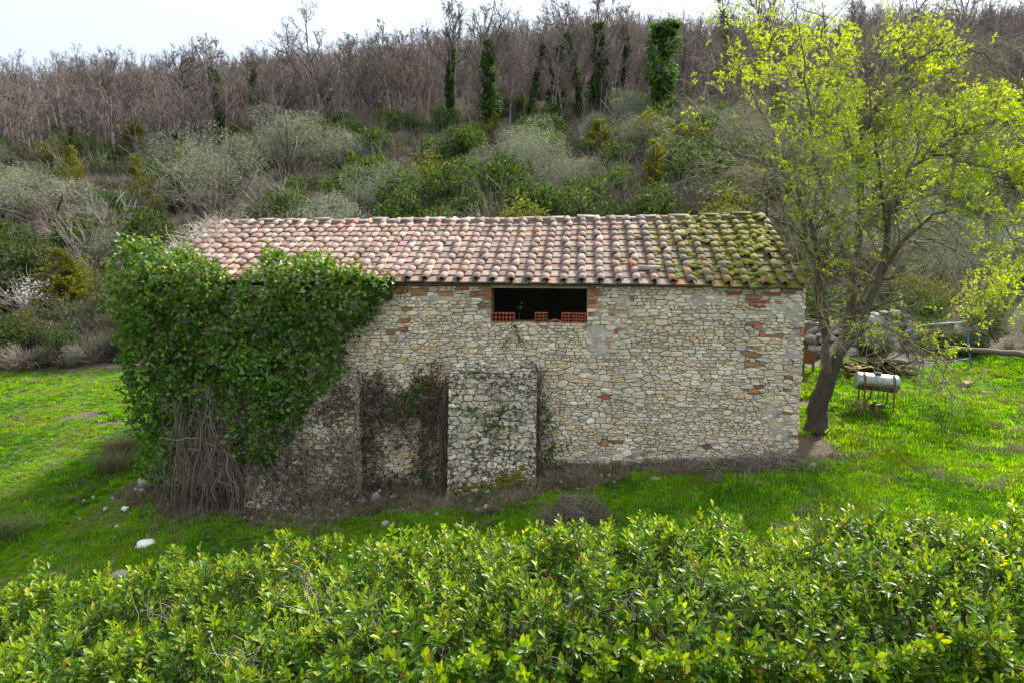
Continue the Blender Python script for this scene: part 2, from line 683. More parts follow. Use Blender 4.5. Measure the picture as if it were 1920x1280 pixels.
def dirt(x, y):
    """1 on the bare strip of soil, rubble and dead stems along the foot of the wall"""
    x = np.asarray(x, float)
    y = np.asarray(y, float)
    s, yy, _ = w2b(np.stack([x, y, np.zeros_like(x)], -1))
    w = np.interp(s, [-10.5, -9.2, -7.5, -5.0, -1.0, 0.6, 2.5, 4.6, 6.2, 7.2], [0.1, 0.8, 1.5, 2.0, 1.7, 1.15, 1.0, 0.95, 0.4, 0.0])
    w = w + (fbm(x * 1.7, y * 1.7, 5) - 0.5) * 1.5
    d = sstep(0.25, -0.25, -yy - w) * (yy < 1.2) * sstep(-10.6, -9.6, s) * sstep(7.4, 6.4, s)
    # worn patches in the left meadow and beside the tree
    for (cx, cy, rx, ry) in ((-13.0, 20.3, .7, 0.25), (-11.8, 19.6, .6, 0.25), (7.9, 17.3, .7, .4), (7.0, 15.6, .45, .4)):
        q = np.hypot((x - cx) / rx, (y - cy) / ry) + (fbm(x * 2, y * 2, 8) - 0.5) * 1.2
        d = np.maximum(d, sstep(1.1, 0.7, q) * 0.9)
    return np.clip(d, 0, 1)


def meadow_edge(x):
    return np.interp(x, [-40, -22, -14, -8, 2, 8, 12, 16, 24, 40], [24.5, 24.5, 24.0, 23, 22, 20.2, 20.0, 19.4, 19.6, 20])


def grass_at(x, y):
    e = meadow_edge(x) + (fbm(x * 0.5, y * 0.5, 21) - 0.5) * 4
    g = sstep(0.8, -0.8, y - e)
    return g * (1 - dirt(x, y)) * (~in_barn(x, y, 0.05))


def axis_pts(lo, hi, near_lo, near_hi, step_near, growth):
    a = list(np.arange(near_lo, near_hi, step_near))
    st = step_near
    v = a[-1]
    while v < hi:
        st *= growth
        v += st
        a.append(min(v, hi))
    st = step_near
    v = a[0]
    while v > lo:
        st *= growth
        v -= st
        a.insert(0, max(v, lo))
    return np.array(a)


gx = axis_pts(-900, 900, -20, 22, 0.22, 1.07)
gy = axis_pts(-60, 880, 2, 27, 0.22, 1.05)
GX, GY = np.meshgrid(gx, gy)
GZ = ground(GX, GY)
dd = dirt(GX, GY)
gg = grass_at(GX, GY)
bump = (fbm(GX * 2.5, GY * 2.5, 31, 3) - 0.5) * 0.16
GZ = GZ + bump * dd + (fbm(GX * 1.2, GY * 1.2, 33, 3) - 0.5) * 0.10 * (GY < 40)
tn = np.zeros(GX.shape + (3,))
tn[:] = (0.125, 0.098, 0.068)
nz = fbm(GX * 0.8, GY * 0.8, 44)[..., None]
tn = tn * (0.8 + 0.5 * nz)
tn = tn * (1 - gg[..., None]) + np.array([0.062, 0.095, 0.018]) * gg[..., None]
tn = tn * (1 - dd[..., None]) + np.array([0.115, 0.088, 0.062]) * (0.75 + 0.5 * nz) * dd[..., None]
ny, nx = GX.shape
ii = np.arange(ny - 1)[:, None] * nx + np.arange(nx - 1)[None]
F = np.stack([ii, ii + 1, ii + nx + 1, ii + nx], -1).reshape(-1, 4)
me = mk_mesh('ground', np.stack([GX, GY, GZ], -1).reshape(-1, 3), [F], M_GROUND, tn.reshape(-1, 3), True)
tag(obj('ground', me), kind='structure')

# ================================================================== STONE BARN
S_L, S_R, DEPTH = -9.0, 5.6, 7.4
barn = empty('stone_barn', BO, -TH, 'derelict rubble stone barn with a terracotta tiled roof and one wide loft opening', 'barn')
RP = math.atan2(1.50, 3.78)                 # roof pitch
RC, RS = math.cos(RP), math.sin(RP)
RLEN = math.hypot(1.50, 3.78)


def eave_z(s):
    return np.interp(s, [-9, -3, 0, 2.5, 5.7], [4.26, 4.27, 4.26, 4.23, 4.17])


def ridge_dz(s):
    return np.interp(s, [-9, 0, 5.7], [-0.02, 0.0, 0.07])


def roof_pt(s, t, h):
    """point on the camera-side roof slope: s along the wall, t up the slope, h off the surface"""
    s = np.asarray(s, float)
    t = np.asarray(t, float)
    h = np.asarray(h, float)
    wav = (fbm(s * 0.7 + 20, t * 0.7, 61, 2) - 0.5) * 0.05
    z0 = eave_z(s) + (ridge_dz(s) + 4.27 - eave_z(s)) * t / RLEN
    return np.stack(np.broadcast_arrays(s, -0.17 + t * RC - h * RS, z0 + t * RS + h * RC + wav), -1)


W0s, W0z = wall_px(921, 603)
W1s, W1z = wall_px(1101, 532)
WIN = (W0s, W1s, W0z, 4.17)
WTOP = 4.17


def clip_half(poly, nx_, ny_, c):
    out = []
    k = len(poly)
    for i in range(k):
        a, b = poly[i], poly[(i + 1) % k]
        da = a[0] * nx_ + a[1] * ny_ - c
        db = b[0] * nx_ + b[1] * ny_ - c
        if da <= 0:
            out.append(a)
        if da * db < 0:
            t = da / (da - db)
            out.append((a[0] + (b[0] - a[0]) * t, a[1] + (b[1] - a[1]) * t))
    return out


def rubble(s0, s1, z0, z1, hr, wr, seed, big=0.05, ysc=1.75, jit=0.3):
    """courses of irregular stones: 2-D cells of a stretched Voronoi pattern"""
    g = np.random.default_rng(seed)
    P = []
    z = z0 - 0.1
    while z < z1 + 0.1:
        h = g.uniform(*hr)
        s = s0 - g.uniform(0, 0.3)
        while s < s1 + 0.2:
            w = h * g.uniform(*wr)
            P.append((s + w / 2, z + h / 2 + g.uniform(-jit, jit) * h))
            s += w
        z += h
    P = np.array(P)
    keep = np.ones(len(P), bool)
    for i in g.permutation(len(P))[:int(len(P) * big)]:
        if keep[i]:
            d = np.hypot(P[:, 0] - P[i, 0], (P[:, 1] - P[i, 1]) * 1.6)
            kill = (d < g.uniform(0.10, 0.22)) & (d > 0)
            keep[kill] = False
    P = P[keep]
    Q = P * np.array([1, ysc])
    cells = []
    for i in range(len(Q)):
        d = ((Q - Q[i]) ** 2).sum(1)
        nb = np.argpartition(d, min(20, len(d) - 1))[:21]
        nb = nb[np.argsort(d[nb])]
        x, y = Q[i]
        poly = [(x - .6, y - .6), (x + .6, y - .6), (x + .6, y + .6), (x - .6, y + .6)]
        for j in nb[1:]:
            nx_, ny_ = Q[j] - Q[i]
            poly = clip_half(poly, nx_, ny_, nx_ * (Q[i][0] + Q[j][0]) / 2 + ny_ * (Q[i][1] + Q[j][1]) / 2)
            if len(poly) < 3:
                break
        if len(poly) >= 3:
            poly = [(a, b / ysc) for a, b in poly]
            zs = [b for a, b in poly]
            xs = [a for a, b in poly]
            hh, ww = max(zs) - min(zs), max(xs) - min(xs)
            c = (sum(xs) / len(xs), sum(zs) / len(zs))
            q = g.random()
            parts = [poly]
            if q < 0.30 and hh > 0.085:
                k, off = g.normal(0, 0.10), g.uniform(-.12, .12) * hh
                parts = [clip_half(poly, -k, 1, c[1] + off - k * c[0]), clip_half(poly, k, -1, -(c[1] + off - k * c[0]))]
            elif q < 0.52 and ww > 0.17:
                k, off = g.normal(0, 0.35), g.uniform(-.2, .2) * ww
                parts = [clip_half(poly, 1, -k, c[0] + off - k * c[1]), clip_half(poly, -1, k, -(c[0] + off - k * c[1]))]
            for pp in parts:
                if len(pp) >= 3:
                    cells.append(((sum(a for a, b in pp) / len(pp), sum(b for a, b in pp) / len(pp)), pp))
    return cells


def clip_rect(poly, s0, s1, z0, z1):
    for nx_, ny_, c in ((-1, 0, -s0), (1, 0, s1), (0, -1, -z0), (0, 1, z1)):
        if len(poly) >= 3:
            poly = clip_half(poly, nx_, ny_, c)
    return poly


def stone_geo(poly, g, gap=0.0058, proud=(0.0, 0.03), back=0.05, chaikin=0.17):
    """a stone from its outline: returns verts as (s, z, depth) and faces, with depth growing out of the wall"""
    p = np.array(poly)
    # drop tiny edges
    e = np.linalg.norm(p - np.roll(p, -1, 0), axis=1)
    p = p[e > 0.012]
    if len(p) < 3:
        return None
    c = p.mean(0)
    r = np.linalg.norm(p - c, axis=1, keepdims=True)
    p = c + (p - c) * np.clip(1 - gap / np.maximum(r, 1e-4) * 1.15, 0.3, 1)
    q = np.roll(p, -1, 0)
    p = np.stack([p + (q - p) * chaikin, p + (q - p) * (1 - chaikin)], 1).reshape(-1, 2)
    p = p + g.normal(0, 0.0035, p.shape)
    size = np.ptp(p, axis=0)
    if size.min() < 0.022:
        return None
    n = len(p)
    h = g.uniform(*proud)
    tx, tz = g.normal(0, 0.08, 2)
    def lvl(k, d):
        q = c + (p - c) * k
        return np.column_stack([q, d + (q - c) @ np.array([tx, tz])])
    bev = min(0.018, size.min() * 0.16)
    k1 = 1 - bev / (size.mean() * 0.5)
    V = np.concatenate([lvl(1.0, -back), lvl(1.0, h - bev), lvl(k1, h + g.normal(0, .002, n)), [[c[0], c[1], h + g.uniform(-.002, .010)]]])
    i = np.arange(n)
    j = (i + 1) % n
    Fq = np.concatenate([np.stack([i, j, n + j, n + i], 1), np.stack([n + i, n + j, 2 * n + j, 2 * n + i], 1)])
    Ft = np.stack([2 * n + i, 2 * n + j, np.full(n, 3 * n)], 1)
    return V, [Fq, Ft], c, float(size[0] * size[1])


STONE_PAL = [(.60, .535, .425), (.63, .575, .48), (.53, .48, .40), (.55, .455, .31), (.47, .44, .39), (.55, .49, .39), (.59, .535, .445), (.44, .41, .355), (.62, .565, .475), (.52, .41, .24), (.64, .605, .545), (.58, .52, .42)]
BUT_PAL = [(.60, .56, .48), (.54, .49, .41), (.46, .42, .36), (.54, .47, .35), (.40, .37, .32)]

# bricks seen in the rubble: rectangles in the photograph
bricks_px = []
for ox, oy, k, L in (
    (860, 500, 6.4, [(290, 187, 390, 233), (165, 205, 255, 248), (0, 245, 90, 270), (145, 310, 215, 355), (220, 302, 303, 336), (308, 310, 392, 334), (308, 338, 392, 366), (312, 370, 392, 402), (345, 455, 392, 482), (240, 460, 325, 482), (310, 245, 392, 270), (318, 274, 392, 304),
                     (1556, 205, 1660, 232), (1556, 238, 1625, 266), (1610, 272, 1668, 302), (1556, 315, 1625, 352), (1630, 320, 1732, 350), (1556, 368, 1660, 402), (1556, 408, 1625, 446), (1632, 408, 1664, 446), (1556, 456, 1722, 494), (1556, 550, 1630, 580), (1556, 272, 1604, 304)]),
    (1100, 540, 3.555, [(1065, 60, 1165, 75), (1085, 78, 1165, 94), (1085, 99, 1145, 117), (1125, 120, 1172, 134), (1175, 85, 1218, 103), (1255, 88, 1300, 106), (930, 28, 1030, 46), (1065, 235, 1112, 252), (1116, 240, 1165, 272), (1155, 300, 1187, 327), (1208, 312, 1262, 328), (1266, 305, 1300, 332), (1105, 385, 1155, 404), (1058, 432, 1140, 454), (1056, 498, 1150, 520), (1425, 280, 1470, 315), (1385, 262, 1440, 279), (1320, 580, 1370, 602), (1415, 560, 1450, 582), (1075, 670, 1140, 696), (1125, 645, 1165, 664), (1340, 978, 1430, 994), (1310, 668, 1342, 686), (1310, 823, 1357, 842), (100, 1010, 138, 1052), (150, 1012, 232, 1030), (780, 1045, 815, 1067), (180, 1143, 217, 1165), (115, 362, 158, 402), (225, 105, 260, 132), (290, 60, 312, 90), (180, 272, 205, 308), (150, 165, 182, 188), (100, 705, 150, 742), (1190, 30, 1290, 46), (1300, 8, 1390, 24), (1240, 830, 1280, 848), (350, 1098, 390, 1114)]),
    (640, 380, 2.977, [(300, 480, 368, 501), (390, 480, 476, 516), (152, 597, 192, 612), (335, 653, 376, 670), (343, 588, 382, 606), (645, 468, 702, 488), (296, 455, 352, 474), (420, 450, 458, 469), (545, 498, 622, 523), (330, 700, 370, 716), (250, 716, 290, 732)]),
):
    for a, b, c, d in L:
        bricks_px.append((ox + a / k, oy + b / k, ox + c / k, oy + d / k))
bricks = []
for a, b, c, d in bricks_px:
    s0, z1 = wall_px(a, b)
    s1, z0 = wall_px(c, d)
    if z0 < WTOP - 0.03:
        bricks.append((s0, min(s1, S_R), z0, min(z1, WTOP)))
HOLE = (*[v for v in (wall_px(712, 565)[0], wall_px(737, 552)[0])], wall_px(712, 565)[1], wall_px(737, 553)[1])

# --- plaster (pointed, smeared mortar) mask on the wall
plast_c = [(*wall_px(1160, 580), 0.62, 0.55), (*wall_px(1130, 640), 0.45, 0.5), (*wall_px(1470, 600), 0.55, 0.5), (*wall_px(1465, 780), 0.45, 0.9), (*wall_px(1480, 700), .35, .9), (*wall_px(1300, 565), 1.3, 0.16), (*wall_px(1180, 860), 1.8, 0.22), (*wall_px(1330, 850), 1.1, .15), (*wall_px(820, 560), .5, .12)]


def plaster(s, z):
    m = np.zeros(np.broadcast(s, z).shape)
    for cs, cz, rs, rz in plast_c:
        q = np.hypot((s - cs) / rs, (z - cz) / rz)
        m = np.maximum(m, sstep(1.25, 0.5, q))
    return m * sstep(0.30, 0.60, fbm(s * 3.2 + 40, z * 3.2 + 40, 71, 4))


# wall front sheet of mortar
ss = np.arange(S_L, S_R + 1e-6, 0.04)
zz = np.arange(-1.4, WTOP + 1e-6, 0.04)
ss = np.unique(np.concatenate([ss, [S_R, WIN[0], WIN[1]]]))
zz = np.unique(np.concatenate([zz, [WIN[2], WTOP]]))
SG, ZG = np.meshgrid(ss, zz)
pm = plaster(SG, ZG)
depth = -0.026 + (fbm(SG * 9, ZG * 9, 81, 3) - 0.5) * 0.022 + pm * (0.046 + (fbm(SG * 5, ZG * 5, 82, 3) - 0.5) * 0.03)
V = np.stack([SG, -depth, ZG], -1).reshape(-1, 3)
ny, nx = SG.shape
ii = np.arange(ny - 1)[:, None] * nx + np.arange(nx - 1)[None]
cs = (SG[:-1, :-1] + SG[1:, 1:]) / 2
cz = (ZG[:-1, :-1] + ZG[1:, 1:]) / 2
ok = ~((cs > WIN[0]) & (cs < WIN[1]) & (cz > WIN[2]) & (cz < WIN[3]))
ok &= ~((cs > HOLE[0]) & (cs < HOLE[1]) & (cz > HOLE[2]) & (cz < HOLE[3]))
Fw = np.stack([ii, ii + 1, ii + nx + 1, ii + nx], -1)[ok].reshape(-1, 4)
mt = np.array([.29, .25, .195]) * (1 - pm[..., None]) + np.array([.46, .42, .355]) * pm[..., None]
wall = obj('wall', mk_mesh('wall', V, [Fw], M_MORTAR, mt.reshape(-1, 3), True), barn)
tag(wall, 'long wall of pale rubble stone facing the hedge')

# solid masonry behind it: wall core round the opening, gables, back wall
core = MB()
T0, T1 = 0.10, 0.55


def cbox(mb, a0, a1, b0, b1, c0, c1, tint):
    mb.box(((a0 + a1) / 2, (b0 + b1) / 2, (c0 + c1) / 2), (a1 - a0, b1 - b0, c1 - c0), tint=tint)


MT = (.30, .26, .20)
cbox(core, S_L, WIN[0] - .002, T0, T1, -1.5, WTOP, MT)
cbox(core, WIN[1] + .002, S_R, T0, T1, -1.5, WTOP, MT)
cbox(core, WIN[0] - .001, WIN[1] + .001, T0, T1, -1.5, WIN[2] - .004, MT)
# reveals from the face to the core
cbox(core, WIN[0] - .10, WIN[0] - .004, 0.03, T0 - .002, WIN[2] - .1, WTOP, MT)
cbox(core, WIN[1] + .004, WIN[1] + .10, 0.03, T0 - .002, WIN[2] - .1, WTOP, MT)
cbox(core, WIN[0] - .09, WIN[1] + .09, 0.03, T0 - .004, WIN[2] - .1, WIN[2] - .006, (.42, .38, .31))
obj('wall_core', core.mesh('wall_core', M_MORTAR), wall)


def gable(s0, s1, name):
    hz = 4.27 + 1.5 - 0.14
    prof = [(T0, -1.5), (DEPTH, -1.5), (DEPTH, 4.02), (3.61, hz), (T0, 4.10)]
    V = [(s0, a, b) for a, b in prof] + [(s1, a, b) for a, b in prof]
    k = len(prof)
    mb = MB()
    mb.add(np.array(V), [[list(range(k - 1, -1, -1)), list(range(k, 2 * k))], [[i, (i + 1) % k, k + (i + 1) % k, k + i] for i in range(k)]], (.40, .36, .29))
    o = obj('wall', mb.mesh(name, M_STONE), barn)
    tag(o, 'gable end wall of the barn')
    return o


gw = gable(S_R - 0.5, S_R - 0.004, 'gable_wall')
gable(S_L + 0.004, S_L + 0.5, 'gable_wall')
bk = MB()
cbox(bk, S_L + .01, S_R - .01, DEPTH - .5, DEPTH - .006, -1.5, 4.0, (.40, .36, .29))
tag(obj('wall', bk.mesh('back_wall', M_STONE), barn), 'back wall of the barn turned to the hillside')

# --- stones of the long wall
g = np.random.default_rng(5)
stones = []            # (score, V local, F, tint, parent)
IVY_PX = [(212, 480), (262, 452), (330, 472), (405, 486), (428, 520), (446, 532), (462, 512), (482, 482), (560, 478), (640, 498), (700, 523), (722, 540), (692, 572), (682, 600), (650, 625), (635, 680), (640, 725), (600, 742), (562, 782), (540, 832), (500, 872), (440, 872), (420, 800), (350, 860), (300, 850), (280, 820), (250, 760), (235, 700), (225, 630), (205, 560)]


def in_poly(x, y, poly):
    c = False
    j = len(poly) - 1
    for i in range(len(poly)):
        xi, yi = poly[i]
        xj, yj = poly[j]
        if (yi > y) != (yj > y) and x < (xj - xi) * (y - yi) / (yj - yi) + xi:
            c = not c
        j = i
    return c


def add_stones(cells, mapf, tints, parent, reg, g, mat, skip=None, **kw):
    for site, poly in cells:
        poly = clip_rect(poly, *reg)
        if len(poly) < 3:
            continue
        if skip is not None:
            poly = skip(site, poly)
            if poly is None or len(poly) < 3:
                continue
        r = stone_geo(poly, g, **kw)
        if r is None:
            continue
        V, Fs, c, area = r
        loc = mapf(V)
        w = b2w(loc[:, 0].mean(), loc[:, 1].mean(), loc[:, 2].mean())
        if w[2] < ground(w[0], w[1]) - 0.08:
            continue
        px, py = proj(w)
        vis = 0.0 if in_poly(px, py, IVY_PX) else 1.0
        t = np.array(tints[g.integers(len(tints))]) * np.array([1.05, .99, .90]) * g.uniform(0.82, 1.15)
        stones.append((area * vis, loc, Fs, t, parent, mat))


edge = np.random.default_rng(8)


def skip_wall(site, poly):
    x, z = site
    if HOLE[0] - .02 < x < HOLE[1] + .02 and HOLE[2] - .02 < z < HOLE[3] + .02:
        return None
    for (a, b, c, d) in bricks:
        if a - .015 < x < b + .015 and c - .01 < z < d + .01:
            return None
    if WIN[0] < x < WIN[1] and z > WIN[2]:
        return None
    p = poly
    if x > S_R - .5:
        p = clip_half(p, 1, 0, S_R + edge.uniform(-.02, .03))
        if len(p) < 3:
            return None
    if z > WIN[2] - 0.2 and WIN[0] - .6 < x < WIN[1] + .6:
        if x <= WIN[0]:
            p = clip_half(p, 1, 0, WIN[0])
        elif x >= WIN[1]:
            p = clip_half(p, -1, 0, -WIN[1])
        else:
            p = clip_half(p, 0, 1, WIN[2] - .012)
    # clip against bricks
    for (a, b, c, d) in bricks:
        if len(p) < 3:
            return None
        if a - .5 < x < b + .5 and c - .3 < z < d + .3:
            if any(a < q[0] < b and c < q[1] < d for q in p):
                ex = max(a - x, x - b)
                ez = max(c - z, z - d)
                if ez > 0 and ez * 1.5 > ex or ex <= 0:
                    p = clip_half(p, 0, 1, c - .006) if z < c else clip_half(p, 0, -1, -(d + .006))
                else:
                    p = clip_half(p, 1, 0, a - .006) if x < a else clip_half(p, -1, 0, -(b + .006))
    return p


cells = rubble(S_L, S_R, -1.2, WTOP, (0.042, 0.105), (1.2, 3.5), 3, big=0.07, ysc=2.4, jit=0.24)
add_stones(cells, lambda V: np.column_stack([V[:, 0], -V[:, 2], V[:, 1]]), STONE_PAL, wall, (S_L, S_R + .04, -1.2, WTOP), g, M_STONE, skip_wall, proud=(-0.006, 0.040))

# --- bricks
bmesh_n = 0
for (a, b, c, d) in bricks:
    mb = MB()
    och = g.random() < 0.15
    t = np.array([(.36, .125, .055), (.40, .15, .06), (.30, .10, .055), (.42, .19, .085)][g.integers(4)]) * g.uniform(.85, 1.15)
    if b - a < 0.05 or d - c < 0.03:
        continue
    pr = g.uniform(0.004, 0.02)
    mb.box(((a + b) / 2, 0.03 - pr / 2, (c + d) / 2), (b - a - .006, 0.08 + pr, d - c - .006), tint=t, jit=0.006)
    obj('brick', mb.mesh('brick', M_BRICK), wall)

# --- small square putlog hole
mb = MB()
cbox(mb, HOLE[0] - .03, HOLE[1] + .03, T0 - .03, T0 - .008, HOLE[2] - .03, HOLE[3] + .03, (.12, .10, .085))
obj('putlog_hole', mb.mesh('putlog_hole', M_MORTAR), wall)


# --- buttresses leaning on the wall
def buttress(s0, s1, zt, zb, d_top, d_bot, cap, seed, pals, label, mat, side_s1=True):
    """battered pier: a mortar core with stones on its face, its visible flank and its sloping top"""
    sl = (d_bot - d_top) / (zt - zb)

    def dep(z):
        return d_top + (zt - z) * sl
    prof = [(0.0, zb), (-dep(zb), zb), (-dep(zt), zt), (0.0, zt + cap)]
    V = [(s0 + .02, a + .03 if a < 0 else a - .0, b) for a, b in prof] + [(s1 - .02, a + .03 if a < 0 else a, b) for a, b in prof]
    V = np.array(V) + np.array([0, -0.012, 0])
    mb = MB()
    mb.add(V, [[[0, 1, 2, 3], [7, 6, 5, 4], [1, 5, 6, 2], [2, 6, 7, 3], [0, 4, 5, 1]]], (.30, .27, .225))
    o = obj('buttress', mb.mesh('buttress', M_MORTAR), barn)
    tag(o, label)
    gg_ = np.random.default_rng(seed)
    c1 = rubble(s0 - .03, s1 - .02, zb, zt, (0.07, 0.19), (1.1, 3.0), seed, big=0.16, jit=0.30, ysc=2.1)
    add_stones(c1, lambda V: np.column_stack([V[:, 0], -dep(V[:, 1]) - V[:, 2], V[:, 1]]), pals, o, (s0 - .05, s1 + .035, zb, zt), gg_, mat, proud=(0.0, 0.055), chaikin=.2)
    if side_s1:
        c2 = rubble(0, d_bot, zb, zt, (0.09, 0.18), (1.2, 2.4), seed + 1, jit=.2)
        c2 = [(p, q) for p, q in c2 if p[0] < dep(p[1])]
        add_stones(c2, lambda V: np.column_stack([s1 + V[:, 2], -np.minimum(V[:, 0], dep(V[:, 1])), V[:, 1]]), pals, o, (0, d_bot, zb, zt), gg_, mat, proud=(0.0, 0.02))
    # top: a slope of stones back to the wall
    ln = math.hypot(cap, d_top)
    c3 = rubble(s0, s1, 0, ln, (0.08, 0.16), (1.2, 2.4), seed + 2, jit=.35)
    add_stones(c3, lambda V: np.column_stack([V[:, 0], -d_top + V[:, 1] / ln * d_top - V[:, 2] * cap / ln, zt + V[:, 1] / ln * cap + V[:, 2] * d_top / ln]), pals, o, (s0, s1, 0, ln), gg_, mat, proud=(0.01, 0.06), chaikin=.3)
    return o


b_s0, b_zt = wall_px(845, 700, -0.35)
b_s1, _ = wall_px(1003, 800, -0.42)
but1 = buttress(b_s0, b_s1, b_zt, -0.85, 0.30, 0.72, 0.22, 21, BUT_PAL, 'pale lichened stone buttress with black stains and moss at its foot', M_LICHEN)
c_s1, c_zt = wall_px(664, 725, -0.45)
c_s0, _ = wall_px(470, 900, -0.8)
but2 = buttress(c_s0, c_s1, c_zt, -1.35, 0.45, 1.22, 0.3, 22, STONE_PAL + BUT_PAL, 'battered stone buttress half buried under ivy and dead vines', M_LICHEN)

# --- write stones: the largest three hundred singly, the rest joined per part
stones.sort(key=lambda q: -q[0])
rest = {}
for k, (sc, Vl, Fs, t, par, mat) in enumerate(stones):
    if k < 300:
        obj('stone', mk_mesh('stone', Vl, Fs, mat, t, False), par)
    else:
        rest.setdefault((par.name, mat.name), [MB(), par, mat])[0].add(Vl, Fs, t)
for mb, par, mat in rest.values():
    tag(obj('stonework', mb.mesh('stonework', mat), par), kind='stuff')

# --- wooden lintel over the opening
mb = MB()
lz0 = wall_px(1000, 540)[1]
mb.box(((WIN[0] + WIN[1]) / 2, 0.10, (lz0 + 4.20) / 2), (WIN[1] - WIN[0] + .0, 0.16, 4.20 - lz0), tint=(1, 1, 1), jit=0.008)
obj('lintel', mb.mesh('lintel', M_OLDWOOD), barn)

# --- roof deck
mb = MB()
for sgn in (0, 1):
    st = []
    for s in (S_L - .02, S_R + .02):
        e = float(eave_z(s))
        r = 4.27 + 1.5 + float(ridge_dz(s))
        if sgn == 0:
            st += [(s, -0.02, e + 0.01), (s, 3.61, r - 0.05), (s, 3.61, r - 0.09), (s, -0.02, e - 0.03)]
        else:
            st += [(s, 3.61, r - 0.05), (s, 7.6, 4.12), (s, 7.6, 4.06), (s, 3.61, r - 0.11)]
    mb.add(np.array(st), [[[0, 1, 5, 4], [2, 3, 7, 6], [0, 4, 7, 3], [1, 2, 6, 5], [0, 3, 2, 1], [4, 5, 6, 7]]], (.20, .14, .11))
roof = obj('roof', mb.mesh('roof', M_MORTAR), barn)


def cover_mesh(L=0.46, r0=0.096, r1=0.088, th=0.014, n=7):
    a = np.linspace(0, np.pi, n)
    def ring(r, y):
        return np.column_stack([np.cos(a) * r, np.full(n, y), np.sin(a) * r * 0.80])
    V = np.concatenate([ring(r0, 0), ring(r1, L), ring(r0 - th, 0), ring(r1 - th, L)])
    i = np.arange(n - 1)
    F = np.concatenate([np.stack([i, i + 1, n + i + 1, n + i], 1), np.stack([2 * n + i + 1, 2 * n + i, 3 * n + i, 3 * n + i + 1], 1),
                        np.stack([i + 1, i, 2 * n + i, 2 * n + i + 1], 1), np.stack([n + i, n + i + 1, 3 * n + i + 1, 3 * n + i], 1)])
    F = np.concatenate([F, [[0, n, 3 * n, 2 * n], [n - 1, 3 * n - 1, 4 * n - 1, 2 * n - 1]]])
    return V, [F]


def pan_mesh(L=0.46, w0=0.36, w1=0.33):
    def sec(w, y):
        h = w / 2
        return [(-h, y, -.008), (-h, y, .045), (-h + .022, y, .047), (-h + .032, y, .020), (h - .032, y, .020), (h - .022, y, .047), (h, y, .045), (h, y, -.008)]
    V = np.array(sec(w0, 0) + sec(w1, L))
    k = 8
    F = np.array([[i, (i + 1) % k, k + (i + 1) % k, k + i] for i in range(k)])[:, ::-1]
    return V, [F, np.array([[0, 1, 2, 3, 4, 5, 6, 7]])]


COVER, PAN = cover_mesh(), pan_mesh()
me_cover = mk_mesh('cover_tile', COVER[0], COVER[1], M_TILE_O, None, True)
me_pan = mk_mesh('flat_tile', PAN[0], PAN[1], M_TILE_O, None, False)
SP, NR = 0.384, 11
STEP = (RLEN - 0.02) / NR
tiles = []


def tile_tint(s, g):
    left = [(.46, .30, .24), (.43, .305, .255), (.50, .35, .29), (.43, .245, .175), (.50, .39, .34)]
    mid = [(.37, .27, .22), (.31, .235, .195), (.42, .32, .27), (.27, .205, .17), (.40, .235, .165)]
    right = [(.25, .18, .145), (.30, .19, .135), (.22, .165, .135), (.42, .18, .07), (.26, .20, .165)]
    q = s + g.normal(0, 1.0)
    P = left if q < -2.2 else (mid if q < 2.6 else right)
    return np.array(P[g.integers(5)]) * g.uniform(.44, .76)


g = np.random.default_rng(15)
ncol = int((S_R - S_L) / SP) + 1
for i in range(ncol):
    s0 = S_R - 0.06 - i * SP
    wob = g.normal(0, .012)
    for j in range(NR):
        t0 = j * STEP
        for kind in ('cover_tile', 'flat_tile'):
            s = s0 + wob + g.normal(0, .010) if kind == 'cover_tile' else s0 - SP / 2 + g.normal(0, .006)
            if kind == 'flat_tile' and s < S_L:
                continue
            if kind == 'cover_tile' and s > 5.0 and g.random() < .12 and j < 8:
                continue
            h = 0.032 if kind == 'cover_tile' else -0.036
            lift = 0.017 if kind == 'cover_tile' else 0.034
            tt = t0 + g.normal(0, .012)
            if kind == 'cover_tile' and j == 0:
                tt += 0.02
            a = roof_pt(s, tt, h + lift + g.uniform(-.004, .006))
            sl_ = g.normal(0, .03 if kind == 'cover_tile' else .012)
            b = roof_pt(s + sl_ * .46, tt + .46, h)
            yv = norm(b - a)
            zv = np.array([0, -RS, RC])
            rl = g.normal(0, .05 if kind == 'cover_tile' else .02)
            xv = norm(np.cross(yv, zv))
            zv = np.cross(xv, yv)
            xv2 = xv * math.cos(rl) + zv * math.sin(rl)
            zv2 = np.cross(xv2, yv)
            w = b2w(*a)
            px, py = proj(w)
            hid = in_poly(px, py + 6, IVY_PX)
            tiles.append((kind, np.linalg.norm(w - CAM) + (100 if hid else 0), a, np.column_stack([xv2, yv, zv2]), tile_tint(s, g) * (1.0 if kind == 'cover_tile' else .95)))
for kind, geo, me in (('cover_tile', COVER, me_cover), ('flat_tile', PAN, me_pan)):
    Ls = sorted([q for q in tiles if q[0] == kind], key=lambda q: q[1])
    mb = MB()
    for k, (_, _, a, Rm, t) in enumerate(Ls):
        if k < 300:
            o = obj(kind, me, roof)
            M = Matrix(Rm.tolist()).to_4x4()
            M.translation = Vector(a)
            o.matrix_basis = M
            o.color = (*t, 1)
        else:
            mb.add(geo[0] @ Rm.T + a, geo[1], t)
    tag(obj('more_tiles', mb.mesh('more_tiles', M_TILE_J, kind == 'cover_tile'), roof), kind='stuff')
# a slipped tile lying across the eave
o = obj('cover_tile', me_cover, roof)
a = roof_pt(wall_px(1230, 505)[0] + .12, 0.62, 0.10)
M = Matrix.Rotation(R(92), 4, 'Z')
o.matrix_basis = Matrix.Translation(Vector(a)) @ Matrix.Rotation(RP, 4, 'X') @ M
o.color = (.22, .17, .15, 1)
tag(o, 'slipped tile lying crosswise near the eave')
